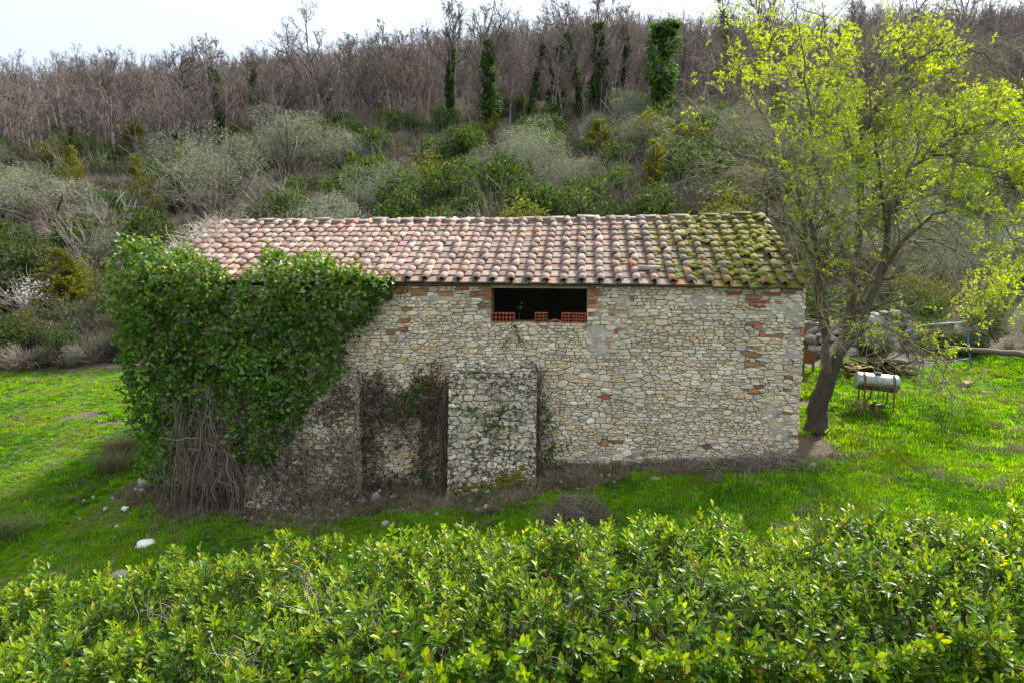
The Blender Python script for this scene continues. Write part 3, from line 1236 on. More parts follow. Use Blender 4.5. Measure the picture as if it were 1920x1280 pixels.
# ridge: bed of mortar and half-round tiles
mb = MB()
RV = cover_mesh(0.47, 0.125, 0.112, 0.016, 7)
me_ridge = mk_mesh('ridge_tile', RV[0], RV[1], M_TILE_O, None, True)
k = 0
s = S_R + .03
while s > S_L:
    o = obj('ridge_tile', me_ridge, roof)
    zr = 4.27 + 1.5 + float(ridge_dz(s)) + (0.035 if k % 2 else 0.0) + g.normal(0, .012)
    M = Matrix.Rotation(R(90) + g.normal(0, .04), 4, 'Z') @ Matrix.Rotation(g.normal(0.0, .025), 4, 'X')
    o.matrix_basis = Matrix.Translation(Vector((s, 3.60 + g.normal(0, .015), zr))) @ M @ Matrix.Diagonal((1, g.uniform(.9, 1.08), .85, 1))
    o.color = (*(np.array([(.30, .22, .18), (.36, .29, .25), (.24, .185, .15), (.33, .20, .12), (.42, .37, .33)][g.integers(5)]) * g.uniform(.85, 1.1)), 1)
    s -= 0.40
    k += 1
for s in np.arange(S_L, S_R, 0.2):
    mb.box((s + .1, 3.60, 4.27 + 1.5 + float(ridge_dz(s)) - 0.02 + g.normal(0, .008)), (.2, .26, .10), tint=np.array([.26, .20, .15]) * g.uniform(.8, 1.1), jit=.012)
obj('ridge_bed', mb.mesh('ridge_bed', M_MORTAR), roof)

# moss cushions and weeds between the tiles at the shaded end
mb = MB()
g = np.random.default_rng(19)
sp = np.array([[math.cos(a) * math.cos(b), math.sin(a) * math.cos(b), math.sin(b)] for b in (0, .6, 1.1) for a in np.arange(8) / 8 * 2 * np.pi] + [[0, 0, 1]])
spF = [np.array([[r * 8 + i, r * 8 + (i + 1) % 8, (r + 1) * 8 + (i + 1) % 8, (r + 1) * 8 + i] for r in (0, 1) for i in range(8)]), np.array([[16 + i, 16 + (i + 1) % 8, 24] for i in range(8)])]
for _ in range(900):
    s = S_R - abs(g.normal(0, 1.3)) - .05
    t = g.uniform(0.05, RLEN - .1)
    if fbm(s * 1.5, t * 1.5, 91, 3) < 0.47:
        continue
    c = roof_pt(s, t, 0.0 if g.random() < .6 else .07)
    rr = g.uniform(.025, .085)
    V = sp * np.array([rr * 1.3, rr * 1.3, rr * .55]) * (1 + g.normal(0, .16, (len(sp), 1)))
    cr, sr = math.cos(RP), math.sin(RP)
    V = V @ np.array([[1, 0, 0], [0, cr, sr], [0, -sr, cr]])
    mb.add(V + c, spF, np.array([(.15, .16, .016), (.10, .12, .018), (.20, .19, .018)][g.integers(3)]))
M_MOSS = mat_plain('moss', None, 0.95, nscale=60, var=.45, bump=.9)
tag(obj('moss', mb.mesh('moss', M_MOSS, True), roof), kind='stuff')

# moss cushions at the foot of the pale buttress
mb = MB()
for _ in range(420):
    px = g.normal(900, 30) if g.random() < .7 else g.normal(965, 18)
    py = 945 - abs(g.normal(0, 20)) if px < 935 else g.normal(905, 9)
    s, z = wall_px(px, py, -0.56)
    if not (b_s0 < s < b_s1) or z < -.65:
        continue
    dp = .30 + (b_zt - z) * (.42 / (b_zt + .85))
    rr = g.uniform(.02, .06)
    V = sp * np.array([rr * 1.3, rr * .6, rr * 1.2])
    V = np.column_stack([sp[:, 0] * rr * 1.3, -sp[:, 2] * rr * .7, sp[:, 1] * rr * 1.1]) * (1 + g.normal(0, .16, (len(sp), 1)))
    mb.add(V + np.array([s, -dp - .02, z]), spF, np.array([(.11, .105, .014), (.08, .085, .016), (.13, .12, .012)][g.integers(3)]))
tag(obj('moss', mb.mesh('moss', M_MOSS, True), but1), kind='stuff')

# ================================================================== PLANT BUILDERS
def tree_skeleton(H, seed, trunk_r=0.16, spread=1.0, nlimb=9, start=0.35, lean=(0, 0), levels=4, up=0.25, wander=0.16, dens=1.0, ctw=(.20, .165, .145), rmin=0.011, bark_k=.72):
    """recursive branching; returns (bag of trunk and limbs, bag of twigs, trunk polyline, twig tips)"""
    g = np.random.default_rng(seed)
    big, fine, tips = TubeBag(), TubeBag(), []
    n = 9
    P = [np.array([0, 0, -0.25])]
    d = norm(np.array([lean[0], lean[1], 1.0]))
    for k in range(n - 1):
        d = norm(d + np.append(g.normal(0, 0.06, 2), 0.05))
        P.append(P[-1] + d * (H * 0.86 + .25) / (n - 1))
    P = np.array(P)
    rr = trunk_r * np.linspace(1, 0.16, n) ** 0.9
    rr[0] *= 1.35
    bark = np.array(ctw) * bark_k
    big.add(P, rr, 7, bark)

    def grow(p, d, L, r, lv):
        k = 5 if lv < 2 else (4 if lv == 2 else 3)
        pts = [p]
        q = d
        for _ in range(k - 1):
            q = norm(q + g.normal(0, wander, 3) + np.array([0, 0, up * (0.6 if lv < 2 else 0.25)]))
            pts.append(pts[-1] + q * L / (k - 1))
        pts = np.array(pts)
        rad = np.maximum(r * np.linspace(1, 0.32, k), rmin)
        t = np.array(ctw) * g.uniform(0.75, 1.2) * (0.8 if lv < 2 else 1.0)
        (big if lv < 1 else fine).add(pts, rad, 5 if lv == 0 else (4 if lv == 1 else 3), t)
        if lv >= levels - 1:
            tips.append(pts[-1])
            return
        nc = max(2, int(round((6, 6, 4, 3)[lv] * dens)))
        for c in range(nc):
            f = g.uniform(0.22, 1.0) if c else 1.0
            i = f * (k - 1)
            a = int(min(i, k - 2))
            pp = pts[a] + (pts[a + 1] - pts[a]) * (i - a)
            dd_ = norm(pts[a + 1] - pts[a])
            ax = norm(np.cross(dd_, g.normal(size=3)))
            an = R(g.uniform(22, 58))
            nd = dd_ * math.cos(an) + ax * math.sin(an)
            grow(pp, nd, L * g.uniform(0.40, 0.66) * (1.15 - 0.5 * f), r * 0.62 * (1.1 - 0.4 * f), lv + 1)
    for k in range(nlimb):
        f = start + (1 - start) * (k + g.uniform(0, .9)) / nlimb
        i = f * (n - 1)
        a = int(min(i, n - 2))
        p = P[a] + (P[a + 1] - P[a]) * (i - a)
        az = k * 2.4 + g.uniform(-.5, .5)
        el = R(g.uniform(15, 50) + 25 * f)
        d = np.array([math.cos(az) * math.cos(el), math.sin(az) * math.cos(el), math.sin(el)])
        L = H * spread * g.uniform(0.28, 0.44) * (1.25 - 0.75 * f)
        grow(p, d, L, trunk_r * (0.62 - 0.3 * f), 0)
    return big, fine, P, rr, tips


def bag_mesh(name, bags, mat):
    mb = MB()
    for b in bags:
        b.flush(mb)
    return mb.mesh(name, mat, True)


def blob_leaves(mb, C, Rb, n, L, W, cols, g, tmpl=DIAMOND, upb=0.3, inner=0.75, tip=None, squash=0.85, floor=-1e9):
    """leaf-sized faces spread through a cluster of rounded clumps"""
    C = np.asarray(C, float)
    Rb = np.asarray(Rb, float)
    w = Rb ** 2
    k = g.choice(len(C), n, p=w / w.sum())
    d = norm(g.normal(size=(n, 3)))
    rad = Rb[k] * (inner + (1.08 - inner) * g.random(n) ** 0.6)
    P = C[k] + d * rad[:, None] * np.array([1, 1, squash])
    keep = P[:, 2] > floor
    # thin out what lies deep inside another clump
    for i in range(len(C)):
        dist = np.linalg.norm((P - C[i]) / np.array([1, 1, squash]), axis=1)
        keep &= ~((dist < Rb[i] * 0.62) & (k != i) & (g.random(n) < 0.85))
    P, d, k = P[keep], d[keep], k[keep]
    m = len(P)
    Nn = norm(d * 0.8 + g.normal(0, 0.55, (m, 3)) + np.array([0, 0, upb]))
    A = norm(g.normal(0, 1, (m, 3)) + d * 0.5 + np.array([0, 0, upb]))
    t = pal(cols, m, 0.16)
    if tip is not None:
        t = np.where((g.random(m) < 0.18)[:, None], pal([tip], m, .15), t)
    leaves(mb, tmpl, P, A, Nn, L * g.uniform(.7, 1.25, m), W * g.uniform(.75, 1.2, m), np.clip(t, 0.004, 1))
    return P


def clump(g, n, w, h, r, z0=0.0):
    """centres and radii of the clumps of a rounded crown of width w and height h standing on z0"""
    C, Q = [], []
    while len(C) < n:
        p = g.uniform(-1, 1, 3)
        if np.linalg.norm(p) < 1:
            C.append((p[0] * (w / 2 - r * .7), p[1] * (w / 2 - r * .7), z0 + h / 2 + p[2] * (h / 2 - r * .6)))
            Q.append(r * g.uniform(.6, 1.15))
    return np.array(C), np.array(Q)


def stems(bag, g, n, h, w, r, col, base=(0, 0, 0), k=5, tilt=.5, wander=.12, sides=3):
    for _ in range(n):
        az = g.uniform(0, 2 * np.pi)
        d = norm(np.array([math.cos(az) * g.uniform(0, tilt), math.sin(az) * g.uniform(0, tilt), 1.0]))
        p = np.array(base, float) + np.append(g.normal(0, w * .12, 2), -.1)
        pts = [p]
        L = h * g.uniform(.5, 1.05)
        for _ in range(k - 1):
            d = norm(d + g.normal(0, wander, 3))
            pts.append(pts[-1] + d * L / (k - 1))
        bag.add(np.array(pts), r * np.linspace(1, .35, k), sides, np.array(col) * g.uniform(.75, 1.25))


def twig_bush(seed, h, w, n, r, col, sub=3):
    g = np.random.default_rng(seed)
    bag = TubeBag()
    for _ in range(n):
        az = g.uniform(0, 2 * np.pi)
        tl = g.uniform(.05, 1.0) * w / h
        d = norm(np.array([math.cos(az) * tl, math.sin(az) * tl, 1.0]))
        p = np.append(g.normal(0, w * .08, 2), -.08)
        pts = [p]
        L = h * g.uniform(.55, 1.1)
        for _ in range(4):
            d = norm(d + g.normal(0, .16, 3) + np.array([0, 0, -.03]))
            pts.append(pts[-1] + d * L / 4)
        pts = np.array(pts)
        c = np.array(col) * g.uniform(.7, 1.3)
        bag.add(pts, r * np.linspace(1, .4, 5), 3, c)
        for _ in range(sub):
            a = g.integers(1, 4)
            pp = pts[a]
            q = norm(norm(pts[a + 1] - pts[a]) + g.normal(0, .55, 3))
            P2 = [pp]
            for _ in range(2):
                q = norm(q + g.normal(0, .15, 3))
                P2.append(P2[-1] + q * L * .17)
            bag.add(np.array(P2), r * .6 * np.linspace(1, .4, 3), 3, c)
    return bag


# ------------------------------------------------------------------ kinds of background plants (mesh data shared by their copies)
BARE = []
for k, (H, tr, sp_, nl, st, up) in enumerate(((10.5, .19, 1.0, 9, .38, .22), (11.5, .17, .8, 10, .42, .30), (9.5, .20, 1.15, 8, .30, .18), (12, .16, .7, 11, .45, .34), (10, .18, .95, 9, .35, .25), (11, .21, 1.05, 9, .4, .2))):
    b, f, P, rr, tips = tree_skeleton(H, 100 + k, tr, sp_, nl, st, levels=4, up=up, rmin=.014, ctw=((.205, .17, .15), (.22, .18, .15), (.19, .165, .15))[k % 3])
    BARE.append((H, bag_mesh('bare_trunk', [b], M_BARK), bag_mesh('bare_crown', [f], M_TWIG), P, rr, b, f))
WOODS = []
for k in range(5):
    b, f, P, rr, tips = tree_skeleton(9.5 + k * .6, 140 + k, .15, .85, 8, .38, levels=4, up=.30, dens=.72, ctw=((.185, .152, .142), (.21, .175, .162), (.195, .155, .14))[k % 3], bark_k=1.12)
    mb = MB()
    b.flush(mb)
    f.flush(mb)
    WOODS.append(mb.mesh('wood_tree', M_TWIG, True))
SAPL = []
for k in range(3):
    g = np.random.default_rng(160 + k)
    bag = TubeBag()
    stems(bag, g, 16, 6.5, 5.0, .035, (.20, .165, .145), tilt=.30, wander=.07, k=5)
    tb = twig_bush(165 + k, 4.5, 3.2, 46, .018, (.20, .165, .14), 5)
    mb = MB()
    bag.flush(mb)
    tb.flush(mb)
    SAPL.append(mb.mesh('thicket', M_TWIG, False))


def ivy_on(P, rr, f0, f1, n, g, rad=(.25, .6), cols=((.030, .075, .014), (.045, .10, .018), (.025, .06, .014)), L=.22):
    """ivy leaves wrapped round a trunk polyline between two fractions of its length"""
    mb = MB()
    k = len(P) - 1
    f = f0 + (f1 - f0) * g.random(n) ** 1.15
    i = f * k
    a = np.minimum(i.astype(int), k - 1)
    c = P[a] + (P[a + 1] - P[a]) * (i - a)[:, None]
    az = g.uniform(0, 2 * np.pi, n)
    lump = 0.25 + 1.5 * vnoise(f * 15 + 3 + 10 * rad[1], az * 1.3, 5) * (.5 + vnoise(f * 6 + 31 * rad[0], f * 0, 8))
    q = (rad[1] + (rad[0] - rad[1]) * (f - f0) / max(f1 - f0, .01)) * lump * g.uniform(.55, 1.0, n)
    d = np.column_stack([np.cos(az), np.sin(az), np.zeros(n)])
    Pp = c + d * q[:, None]
    A = norm(d * .6 + g.normal(0, .6, (n, 3)) + np.array([0, 0, -.3]))
    Nn = norm(d + g.normal(0, .5, (n, 3)) + np.array([0, 0, .4]))
    leaves(mb, DIAMOND, Pp, A, Nn, L * g.uniform(.7, 1.3, n), L * .8 * g.uniform(.7, 1.2, n), pal(cols, n, .2))
    return mb


def mesh_olive(seed, w=5.0, h=4.4):
    g = np.random.default_rng(seed)
    bag = TubeBag()
    stems(bag, g, 7, h * .85, w * .5, .075, (.17, .15, .13), tilt=.55, k=6, sides=5)
    C, Q = clump(g, 30, w, h * .92, w * .17, .35)
    mb = MB()
    blob_leaves(mb, C, Q, 9500, .13, .035, ((.21, .22, .165), (.26, .27, .215), (.145, .16, .11), (.31, .32, .265)), g, upb=.25, inner=.45)
    tb = twig_bush(seed + 1, h * .95, w * .8, 30, .014, (.22, .20, .17), 4)
    return bag_mesh('olive_trunk', [bag], M_BARK), mb.mesh('olive_crown', M_OLIVE), bag_mesh('olive_twigs', [tb], M_TWIG)


def mesh_bush(seed, w, h, n, L, W, cols, mat, nc=16, tip=None, tw=24, twc=(.15, .125, .10), inner=.6):
    g = np.random.default_rng(seed)
    C, Q = clump(g, nc, w, h, w * .2, 0)
    mb = MB()
    blob_leaves(mb, C, Q, n, L, W, cols, g, tip=tip, inner=inner, floor=0.0)
    tb = twig_bush(seed + 7, h * .95, w * .8, tw, .016, twc, 3)
    return bag_mesh('bush_stems', [tb], M_TWIG), mb.mesh('bush_foliage', mat)


def mesh_conifer(seed, h=4.0, w=2.0, cols=((.115, .125, .022), (.15, .145, .026), (.08, .095, .02)), n=3600):
    """ragged juniper / cypress: drooping sprays round one stem, wide at the base and pointed"""
    g = np.random.default_rng(seed)
    bag = TubeBag()
    P = np.array([[0, 0, -.1], [.03, 0, h * .4], [0, .03, h * .75], [0, 0, h]])
    bag.add(P, np.array([.07, .05, .03, .01]), 5, np.array((.12, .09, .06)))
    mb = MB()
    nb = 90
    for b in range(nb):
        f = (b + g.random()) / nb
        z = h * (.05 + .93 * f)
        az = g.uniform(0, 2 * np.pi)
        L = w * .5 * (1 - f) ** .8 * g.uniform(.55, 1.25) + .10
        d = np.array([math.cos(az), math.sin(az), g.uniform(.25, .8)])
        m = max(6, int(n / nb * (1.4 - f)))
        t = g.random(m) ** .7
        c = np.array([0, 0, z]) + d * (L * t)[:, None] + g.normal(0, .06, (m, 3))
        A = norm(d + g.normal(0, .5, (m, 3)) + np.array([0, 0, .25]))
        col = pal(cols, m, .18)
        leaves(mb, DIAMOND, c, A, norm(g.normal(size=(m, 3)) + np.array([0, 0, .6])), .20 * g.uniform(.6, 1.2, m), .05, col)
    return bag_mesh('conifer_trunk', [bag], M_BARK), mb.mesh('conifer_foliage', M_LEAF)


def mesh_broom(seed, h=1.3, w=1.6, n=900, col=(.085, .105, .06)):
    g = np.random.default_rng(seed)
    m = n
    az = g.uniform(0, 2 * np.pi, m)
    tl = g.uniform(0, .75, m)
    r0 = w * .3 * np.sqrt(g.random(m))
    d = norm(np.column_stack([np.cos(az) * tl, np.sin(az) * tl, np.ones(m)]))
    b = np.column_stack([np.cos(az) * r0, np.sin(az) * r0, np.zeros(m)])
    L = h * g.uniform(.5, 1.1, m)
    mid = b + d * (L * .55)[:, None]
    e = mid + norm(d + g.normal(0, .2, (m, 3))) * (L * .45)[:, None]
    mb = MB()
    tubes(mb, np.stack([b, mid, e], 1), np.array([[.012, .010, .004]] * m), 3, pal([col], m, .25))
    return mb.mesh('broom_spray', M_TWIG)


OLIVES = [mesh_olive(200 + 5 * k, w, h) for k, (w, h) in enumerate(((5.2, 4.4), (4.4, 4.8), (6.0, 4.2)))]
GREENB = [mesh_bush(230 + k, 2.0, 1.9, 2200, .13, .06, ((.034, .064, .018), (.048, .082, .022), (.026, .05, .016)), M_LEAF, tip=(.09, .12, .025)) for k in range(2)]
YELLOWB = [mesh_bush(240, 2.0, 2.2, 2000, .14, .05, ((.085, .105, .026), (.11, .12, .03), (.06, .075, .022)), M_LEAF, tip=(.14, .14, .035), inner=.4)]
GREYB = [mesh_bush(250, 2.2, 1.9, 1500, .12, .035, ((.10, .105, .06), (.13, .135, .085), (.07, .08, .045)), M_OLIVE, tw=60, twc=(.21, .19, .165), inner=.3)]
CONIF = [mesh_conifer(260), mesh_conifer(261, 3.4, 1.7, ((.12, .13, .02), (.155, .155, .024), (.085, .10, .018)))]
DRYB = [bag_mesh('dry_bush', [twig_bush(270 + k, 1.7, 2.0, 120, .011, ((.21, .175, .145), (.24, .20, .155), (.185, .14, .12))[k], 5)], M_TWIG) for k in range(3)]
BROOM = [mesh_broom(280), mesh_broom(281, 1.5, 1.8, 900, (.10, .115, .075))]

# ================================================================== WOOD ON THE HILL AND UNDERGROWTH (masses nobody could count)
g = np.random.default_rng(33)


def wedge(n, y0, y1, g, pw=1.0, slope=.80, pad=8):
    y = y0 + (y1 - y0) * g.random(n) ** pw
    x = g.uniform(-1, 1, n) * (y * slope + pad)
    return x, y


x, y = wedge(2700, 57, 142, g, .85)
keep = (fbm(x * .05, y * .05, 51) > .26) & (y > np.interp(x, [-60, -30, -12, 20, 60], [60, 66, 72, 73, 70]) + (fbm(x * .1, y * .1, 54) - .5) * 14)
x, y = x[keep], y[keep]
z = ground(x, y)
m = len(x)
sc = g.uniform(.58, .86, m)
o = gn_scatter('woodland', np.column_stack([x, y, z]), np.column_stack([g.normal(0, .05, m), g.normal(0, .05, m), g.uniform(0, 6.28, m)]), sc, g.integers(0, len(WOODS), m), WOODS)
tag(o, 'mass of leafless brown trees covering the hillside', kind='stuff')

x, y = wedge(1700, 44, 135, g, 1.1)
z = ground(x, y)
m = len(x)
o = gn_scatter('thicket', np.column_stack([x, y, z]), np.column_stack([g.normal(0, .06, m), g.normal(0, .06, m), g.uniform(0, 6.28, m)]), g.uniform(.5, 1.0, m) * np.interp(y, [44, 60, 80, 100], [.3, .55, .7, .85]), g.integers(0, len(SAPL), m), SAPL)
tag(o, 'thicket of bare saplings under the trees on the slope', kind='stuff')

# ================================================================== SINGLE TREES AND BUSHES OF THE BACKGROUND
def spot(px, base_py):
    p = ground_hit(px, base_py)
    return np.array([p[0], p[1], float(ground(p[0], p[1]))])


def top_h(p, py):
    d = ray(960, py)
    return CAM[2] + p[1] * d[2] / d[1] - p[2]


PLACED = []


def py_near(px, base_py):
    return px < 170 and 590 < base_py < 615          # the junipers and the blossom at the meadow's edge stand clear


def place(name, label, cat, group, px, base_py, top_py, parts, href, wpx=None, wref=None, parent_rot=None, ymax=None):
    p = spot(px, base_py)
    if ymax and p[1] > ymax:
        p = at_y(px, base_py, ymax)
        p = np.array([p[0], p[1], float(ground(p[0], p[1]))])
    h = top_h(p, top_py)
    e = empty(name, p, 0, label, cat, group)
    sz = h / href
    sx = sz
    if wpx:
        sx = (wpx / FPX * math.hypot(p[0], p[1]) * .97) / wref
    e.scale = (sx, sx, sz)
    if py_near(px, base_py):
        PLACED.append((p[0], p[1], sx * wref * .62))
    elif wref and wref > 4:
        PLACED.append((p[0], p[1], sx * wref * .40))
    e.rotation_euler = (0, 0, random.uniform(0, 6.28) if parent_rot is None else parent_rot)
    for nm, me in parts:
        obj(nm, me, e)
    return e, p, h


bare_rows = [
    # px, base, top, variant, ivy (from, to, leaves, radii) or None, label
    (75, 330, 196, 2, (0, .35, 500), 'wide leafless tree at the far edge of the slope, ivy only at its foot'),
    (142, 322, 186, 3, (0, .75, 1300), 'slim trunk wrapped in ivy beside the wide leafless tree'),
    (196, 255, 98, 0, None, 'round leafless tree breaking the skyline above the grey shrubs'),
    (292, 265, 168, 1, (0, .85, 1500), 'short ivy sleeved trunk above the olive green juniper'),
    (418, 250, 72, 4, (.30, .86, 1900), 'leafless tree with a tuft of ivy halfway up, over the widest olive'),
    (482, 235, 100, 1, (.55, .95, 700), 'tree with yellow green ivy in its top, left of the tall skyline oak'),
    (600, 215, 40, 2, None, 'tall leafless oak spreading its bare limbs against the sky'),
    (718, 235, 28, 3, (0, .35, 500), 'slender bare tree with mossy foot, first of the two thin ones'),
    (767, 245, 62, 4, None, 'thin bare tree with stubby broken side branches'),
    (850, 205, 4, 1, (0, .74, 2400), 'tall bare tree with ivy covering its lower half'),
    (926, 215, 8, 0, (.02, .86, 3600), 'leafless tree with thick ivy bulging round its trunk'),
    (992, 160, 48, 3, (.0, .98, 2000), 'narrow ivy column without branches near the big forked tree'),
    (1046, 180, -6, 5, (0, .80, 4200), 'big forked bare tree with ivy climbing into its fork'),
    (1088, 165, 20, 3, (.0, .92, 2200), 'ivy clad trunk just beside the big forked tree'),
    (1122, 165, -10, 4, (0, .86, 4000), 'broad ivy clad tree with bare crown over the skyline'),
    (1168, 165, 12, 1, (.1, .95, 2200), 'leaning ivy clad trunk with a bare bent top'),
    (1347, 75, -20, 3, (0, .9, 1200), 'dark ivy pole standing on the skyline left of the yellow green tree'),
    (520, 205, 96, 4, None, 'small leafless tree between the ivy topped tree and the tall oak'),
    (350, 215, 104, 5, None, 'bare tree on the ridge, second from the tuft of ivy'),
    (1628, 130, -30, 3, (.1, .7, 900), 'dark trunk rising behind the crown of the yellow green tree'),
    (1440, 120, -40, 0, None, 'bare tree behind the left edge of the yellow green crown'),
    (1790, 140, -30, 5, None, 'bare tree on the right ridge behind the yellow green crown'),
    (660, 200, 66, 1, None, 'bare tree behind the slender pair on the slope'),
]
for px, by, ty, v, iv, label in bare_rows:
    H, mt_, mc_, P, rr, _, _ = BARE[v]
    e, p, h = place('bare_tree', label, 'tree', 'tall trees standing out of the wooded slope', px, by, ty, [('trunk', mt_), ('crown', mc_)], H * .98, ymax=74 if ty > -15 or px < 1200 else 84)
    s_ = e.scale[2]
    e.scale = (s_ * 1.0, s_ * 1.0, s_)
    if iv:
        gg_ = np.random.default_rng(int(px))
        mb = ivy_on(P, rr, iv[0], iv[1], iv[2], gg_, (.20, .62) if iv[2] < 2900 else (.30, .85), L=.22)
        obj('ivy', mb.mesh('ivy', M_LEAF), e)

# the fat ivy column right of the buttress line: a stump wholly overgrown
IVC = spot(1240, 228)
e = empty('ivy_tree', IVC, 0, 'fat ivy column with no crown, bright green at the top', 'tree', 'tall trees standing out of the wooded slope')
h = top_h(IVC, 44)
gg_ = np.random.default_rng(77)
P = np.array([[0, 0, -.2], [.1, 0, h * .3], [-.1, 0, h * .6], [.15, 0, h * .9], [.3, 0, h]])
bag = TubeBag()
bag.add(P, np.array([.3, .26, .22, .16, .08]), 7, np.array((.12, .10, .08)))
bag.add(np.array([[0, 0, h * .8], [.6, 0, h * .95], [1.1, 0, h * 1.02]]), np.array([.1, .06, .02]), 5, np.array((.14, .12, .1)))
obj('trunk', bag_mesh('ivy_trunk', [bag], M_BARK), e)
mb = ivy_on(P, None, 0, 1.0, 6000, gg_, (.75, 1.45), ((.035, .085, .014), (.05, .115, .018), (.028, .065, .014)), L=.26)
mb2 = ivy_on(P, None, .72, 1.0, 1400, gg_, (.75, 1.0), ((.08, .15, .02), (.06, .12, .018)), L=.26)
mb.V += mb2.V
mb.T += mb2.T
for kf, L in mb2.F.items():
    mb.F.setdefault(kf, []).extend([f + mb.n for f in L])
obj('ivy', mb.mesh('ivy', M_LEAF), e)

ol_rows = [(105, 425, 322, 0, 240, 'grey green olive at the far edge of the slope above the blossom'), (392, 408, 240, 2, 240, 'widest silvery olive, below the tuft of ivy'), (545, 330, 196, 1, 190, 'rounded silver olive standing under the tall bare oak'), (648, 330, 236, 0, 130, 'smaller olive leaning against the rounded silver one'),
           (980, 335, 236, 1, 130, 'pale loose olive above the middle of the roof ridge'), (1175, 245, 158, 1, 90, 'whitish olive under the row of ivy trunks'), (1205, 320, 205, 0, 110, 'whitish olive below the fat ivy column'), (1085, 375, 290, 2, 130, 'olive among yellow green shrubs over the mossy roof end'), (30, 390, 300, 1, 130, 'half hidden olive cut by the picture edge'), (300, 330, 250, 1, 110, 'dull olive behind the widest one, beside the juniper')]
for px, by, ty, v, w, label in ol_rows:
    t_, c_, tw_ = OLIVES[v]
    place('olive_tree', label, 'olive tree', 'olive trees gone wild below the wood', px, by, ty, [('trunk', t_), ('crown', c_), ('twigs', tw_)], (4.4, 4.8, 4.2)[v], w, (5.2, 4.4, 6.0)[v])

sh_rows = [
    ('juniper', CONIF[0], 118, 612, 468, 4.0, 90, 2.0, 'taller yellow green juniper at the edge of the left meadow', 'juniper', ('trunk', 'foliage')),
    ('juniper', CONIF[1], 146, 606, 498, 3.4, 66, 1.7, 'shorter juniper grown into the taller one by the meadow', 'juniper', ('trunk', 'foliage')),
    ('juniper', CONIF[0], 1122, 325, 225, 4.0, 80, 2.0, 'golden juniper above the mossy end of the roof', 'juniper', ('trunk', 'foliage')),
    ('juniper', CONIF[1], 255, 300, 226, 3.4, 70, 1.7, 'olive green juniper under the ivy sleeved trunk on the slope', 'juniper', ('trunk', 'foliage')),
    ('juniper', CONIF[1], 1226, 390, 262, 3.4, 70, 1.7, 'yellow green juniper close behind the ridge tiles', 'juniper', ('trunk', 'foliage')),
    ('laurel_bush', GREENB[0], 205, 495, 415, 1.9, 72, 2.0, 'dense dark green bush between the left olive and the ivy wall', 'bush', ('stems', 'foliage')),
    ('laurel_bush', GREENB[1], 852, 312, 268, 1.9, 36, 2.0, 'small bright green bush in the dry scrub over the ridge', 'bush', ('stems', 'foliage')),
    ('laurel_bush', GREENB[0], 748, 385, 310, 1.9, 44, 2.0, 'dark upright bush among dry stems left of the ridge middle', 'bush', ('stems', 'foliage')),
    ('laurel_bush', GREENB[1], 925, 398, 330, 1.9, 92, 2.0, 'bright leafy bush just over the middle of the roof ridge', 'bush', ('stems', 'foliage')),
    ('laurel_bush', GREENB[0], 340, 390, 320, 1.9, 62, 2.0, 'green bush growing in front of the widest olive', 'bush', ('stems', 'foliage')),
    ('laurel_bush', GREENB[1], 1428, 395, 352, 1.9, 34, 2.0, 'round green bush beyond the right end of the ridge', 'bush', ('stems', 'foliage')),
    ('laurel_bush', GREENB[0], 830, 232, 196, 1.9, 56, 2.0, 'green bush at the foot of the bare trunks on the slope', 'bush', ('stems', 'foliage')),
    ('laurel_bush', GREENB[0], 1290, 398, 300, 1.9, 80, 2.0, 'dark thick bush behind the mossy corner of the roof', 'bush', ('stems', 'foliage')),
    ('yellow_bush', YELLOWB[0], 1040, 240, 190, 2.2, 80, 2.0, 'yellow green shrub at the foot of the big forked tree', 'bush', ('stems', 'foliage')),
    ('yellow_bush', YELLOWB[0], 1075, 398, 340, 2.2, 46, 2.0, 'yellow tinged shrub close over the ridge tiles', 'bush', ('stems', 'foliage')),
    ('yellow_bush', YELLOWB[0], 205, 350, 305, 2.2, 60, 2.0, 'yellow green shrub under the slim ivy trunk', 'bush', ('stems', 'foliage')),
    ('grey_bush', GREYB[0], 705, 300, 240, 1.9, 90, 2.2, 'grey leaved shrub beside the smaller olive', 'bush', ('stems', 'foliage')),
    ('grey_bush', GREYB[0], 1150, 385, 300, 1.9, 120, 2.2, 'large grey tangle of a shrub over the right half of the ridge', 'bush', ('stems', 'foliage')),
]
for name, ms, px, by, ty, href, w, wref, label, cat, pn in sh_rows:
    place(name, label, cat, 'shrubs scattered over the slope behind the barn', px, by, ty, list(zip(pn, ms)), href, w, wref)
dry_rows = [(835, 402, 330, 0, 150, 'pale pinkish dry bramble over the middle of the ridge'), (640, 395, 320, 1, 130, 'tan dry bush above the left part of the roof'), (215, 470, 385, 1, 70, 'orange tinged bare stems beside the dark green bush'), (40, 690, 640, 0, 80, 'whitish dead branches lying at the meadow edge'), (128, 645, 606, 0, 90, 'pale dead brushwood below the junipers')]
for px, by, ty, v, w, label in dry_rows:
    place('dry_bush', label, 'bush', 'dead bushes behind the barn', px, by, ty, [('twigs', DRYB[v])], 1.7, w, 2.0)

# blossoming shrub beside the junipers
e, p, h = place('blossom_bush', 'bare shrub covered in white blossom beside the junipers', 'bush', None, 62, 594, 500, [('stems', GREYB[0][0])], 1.9, 120, 2.2)
g = np.random.default_rng(91)
C, Q = clump(g, 12, 2.2, 1.9, .4)
mb = MB()
blob_leaves(mb, C, Q, 560, .07, .065, ((.78, .74, .76), (.7, .66, .68)), g, inner=.2)
obj('blossom', mb.mesh('blossom', M_PETAL), e)

g = np.random.default_rng(34)
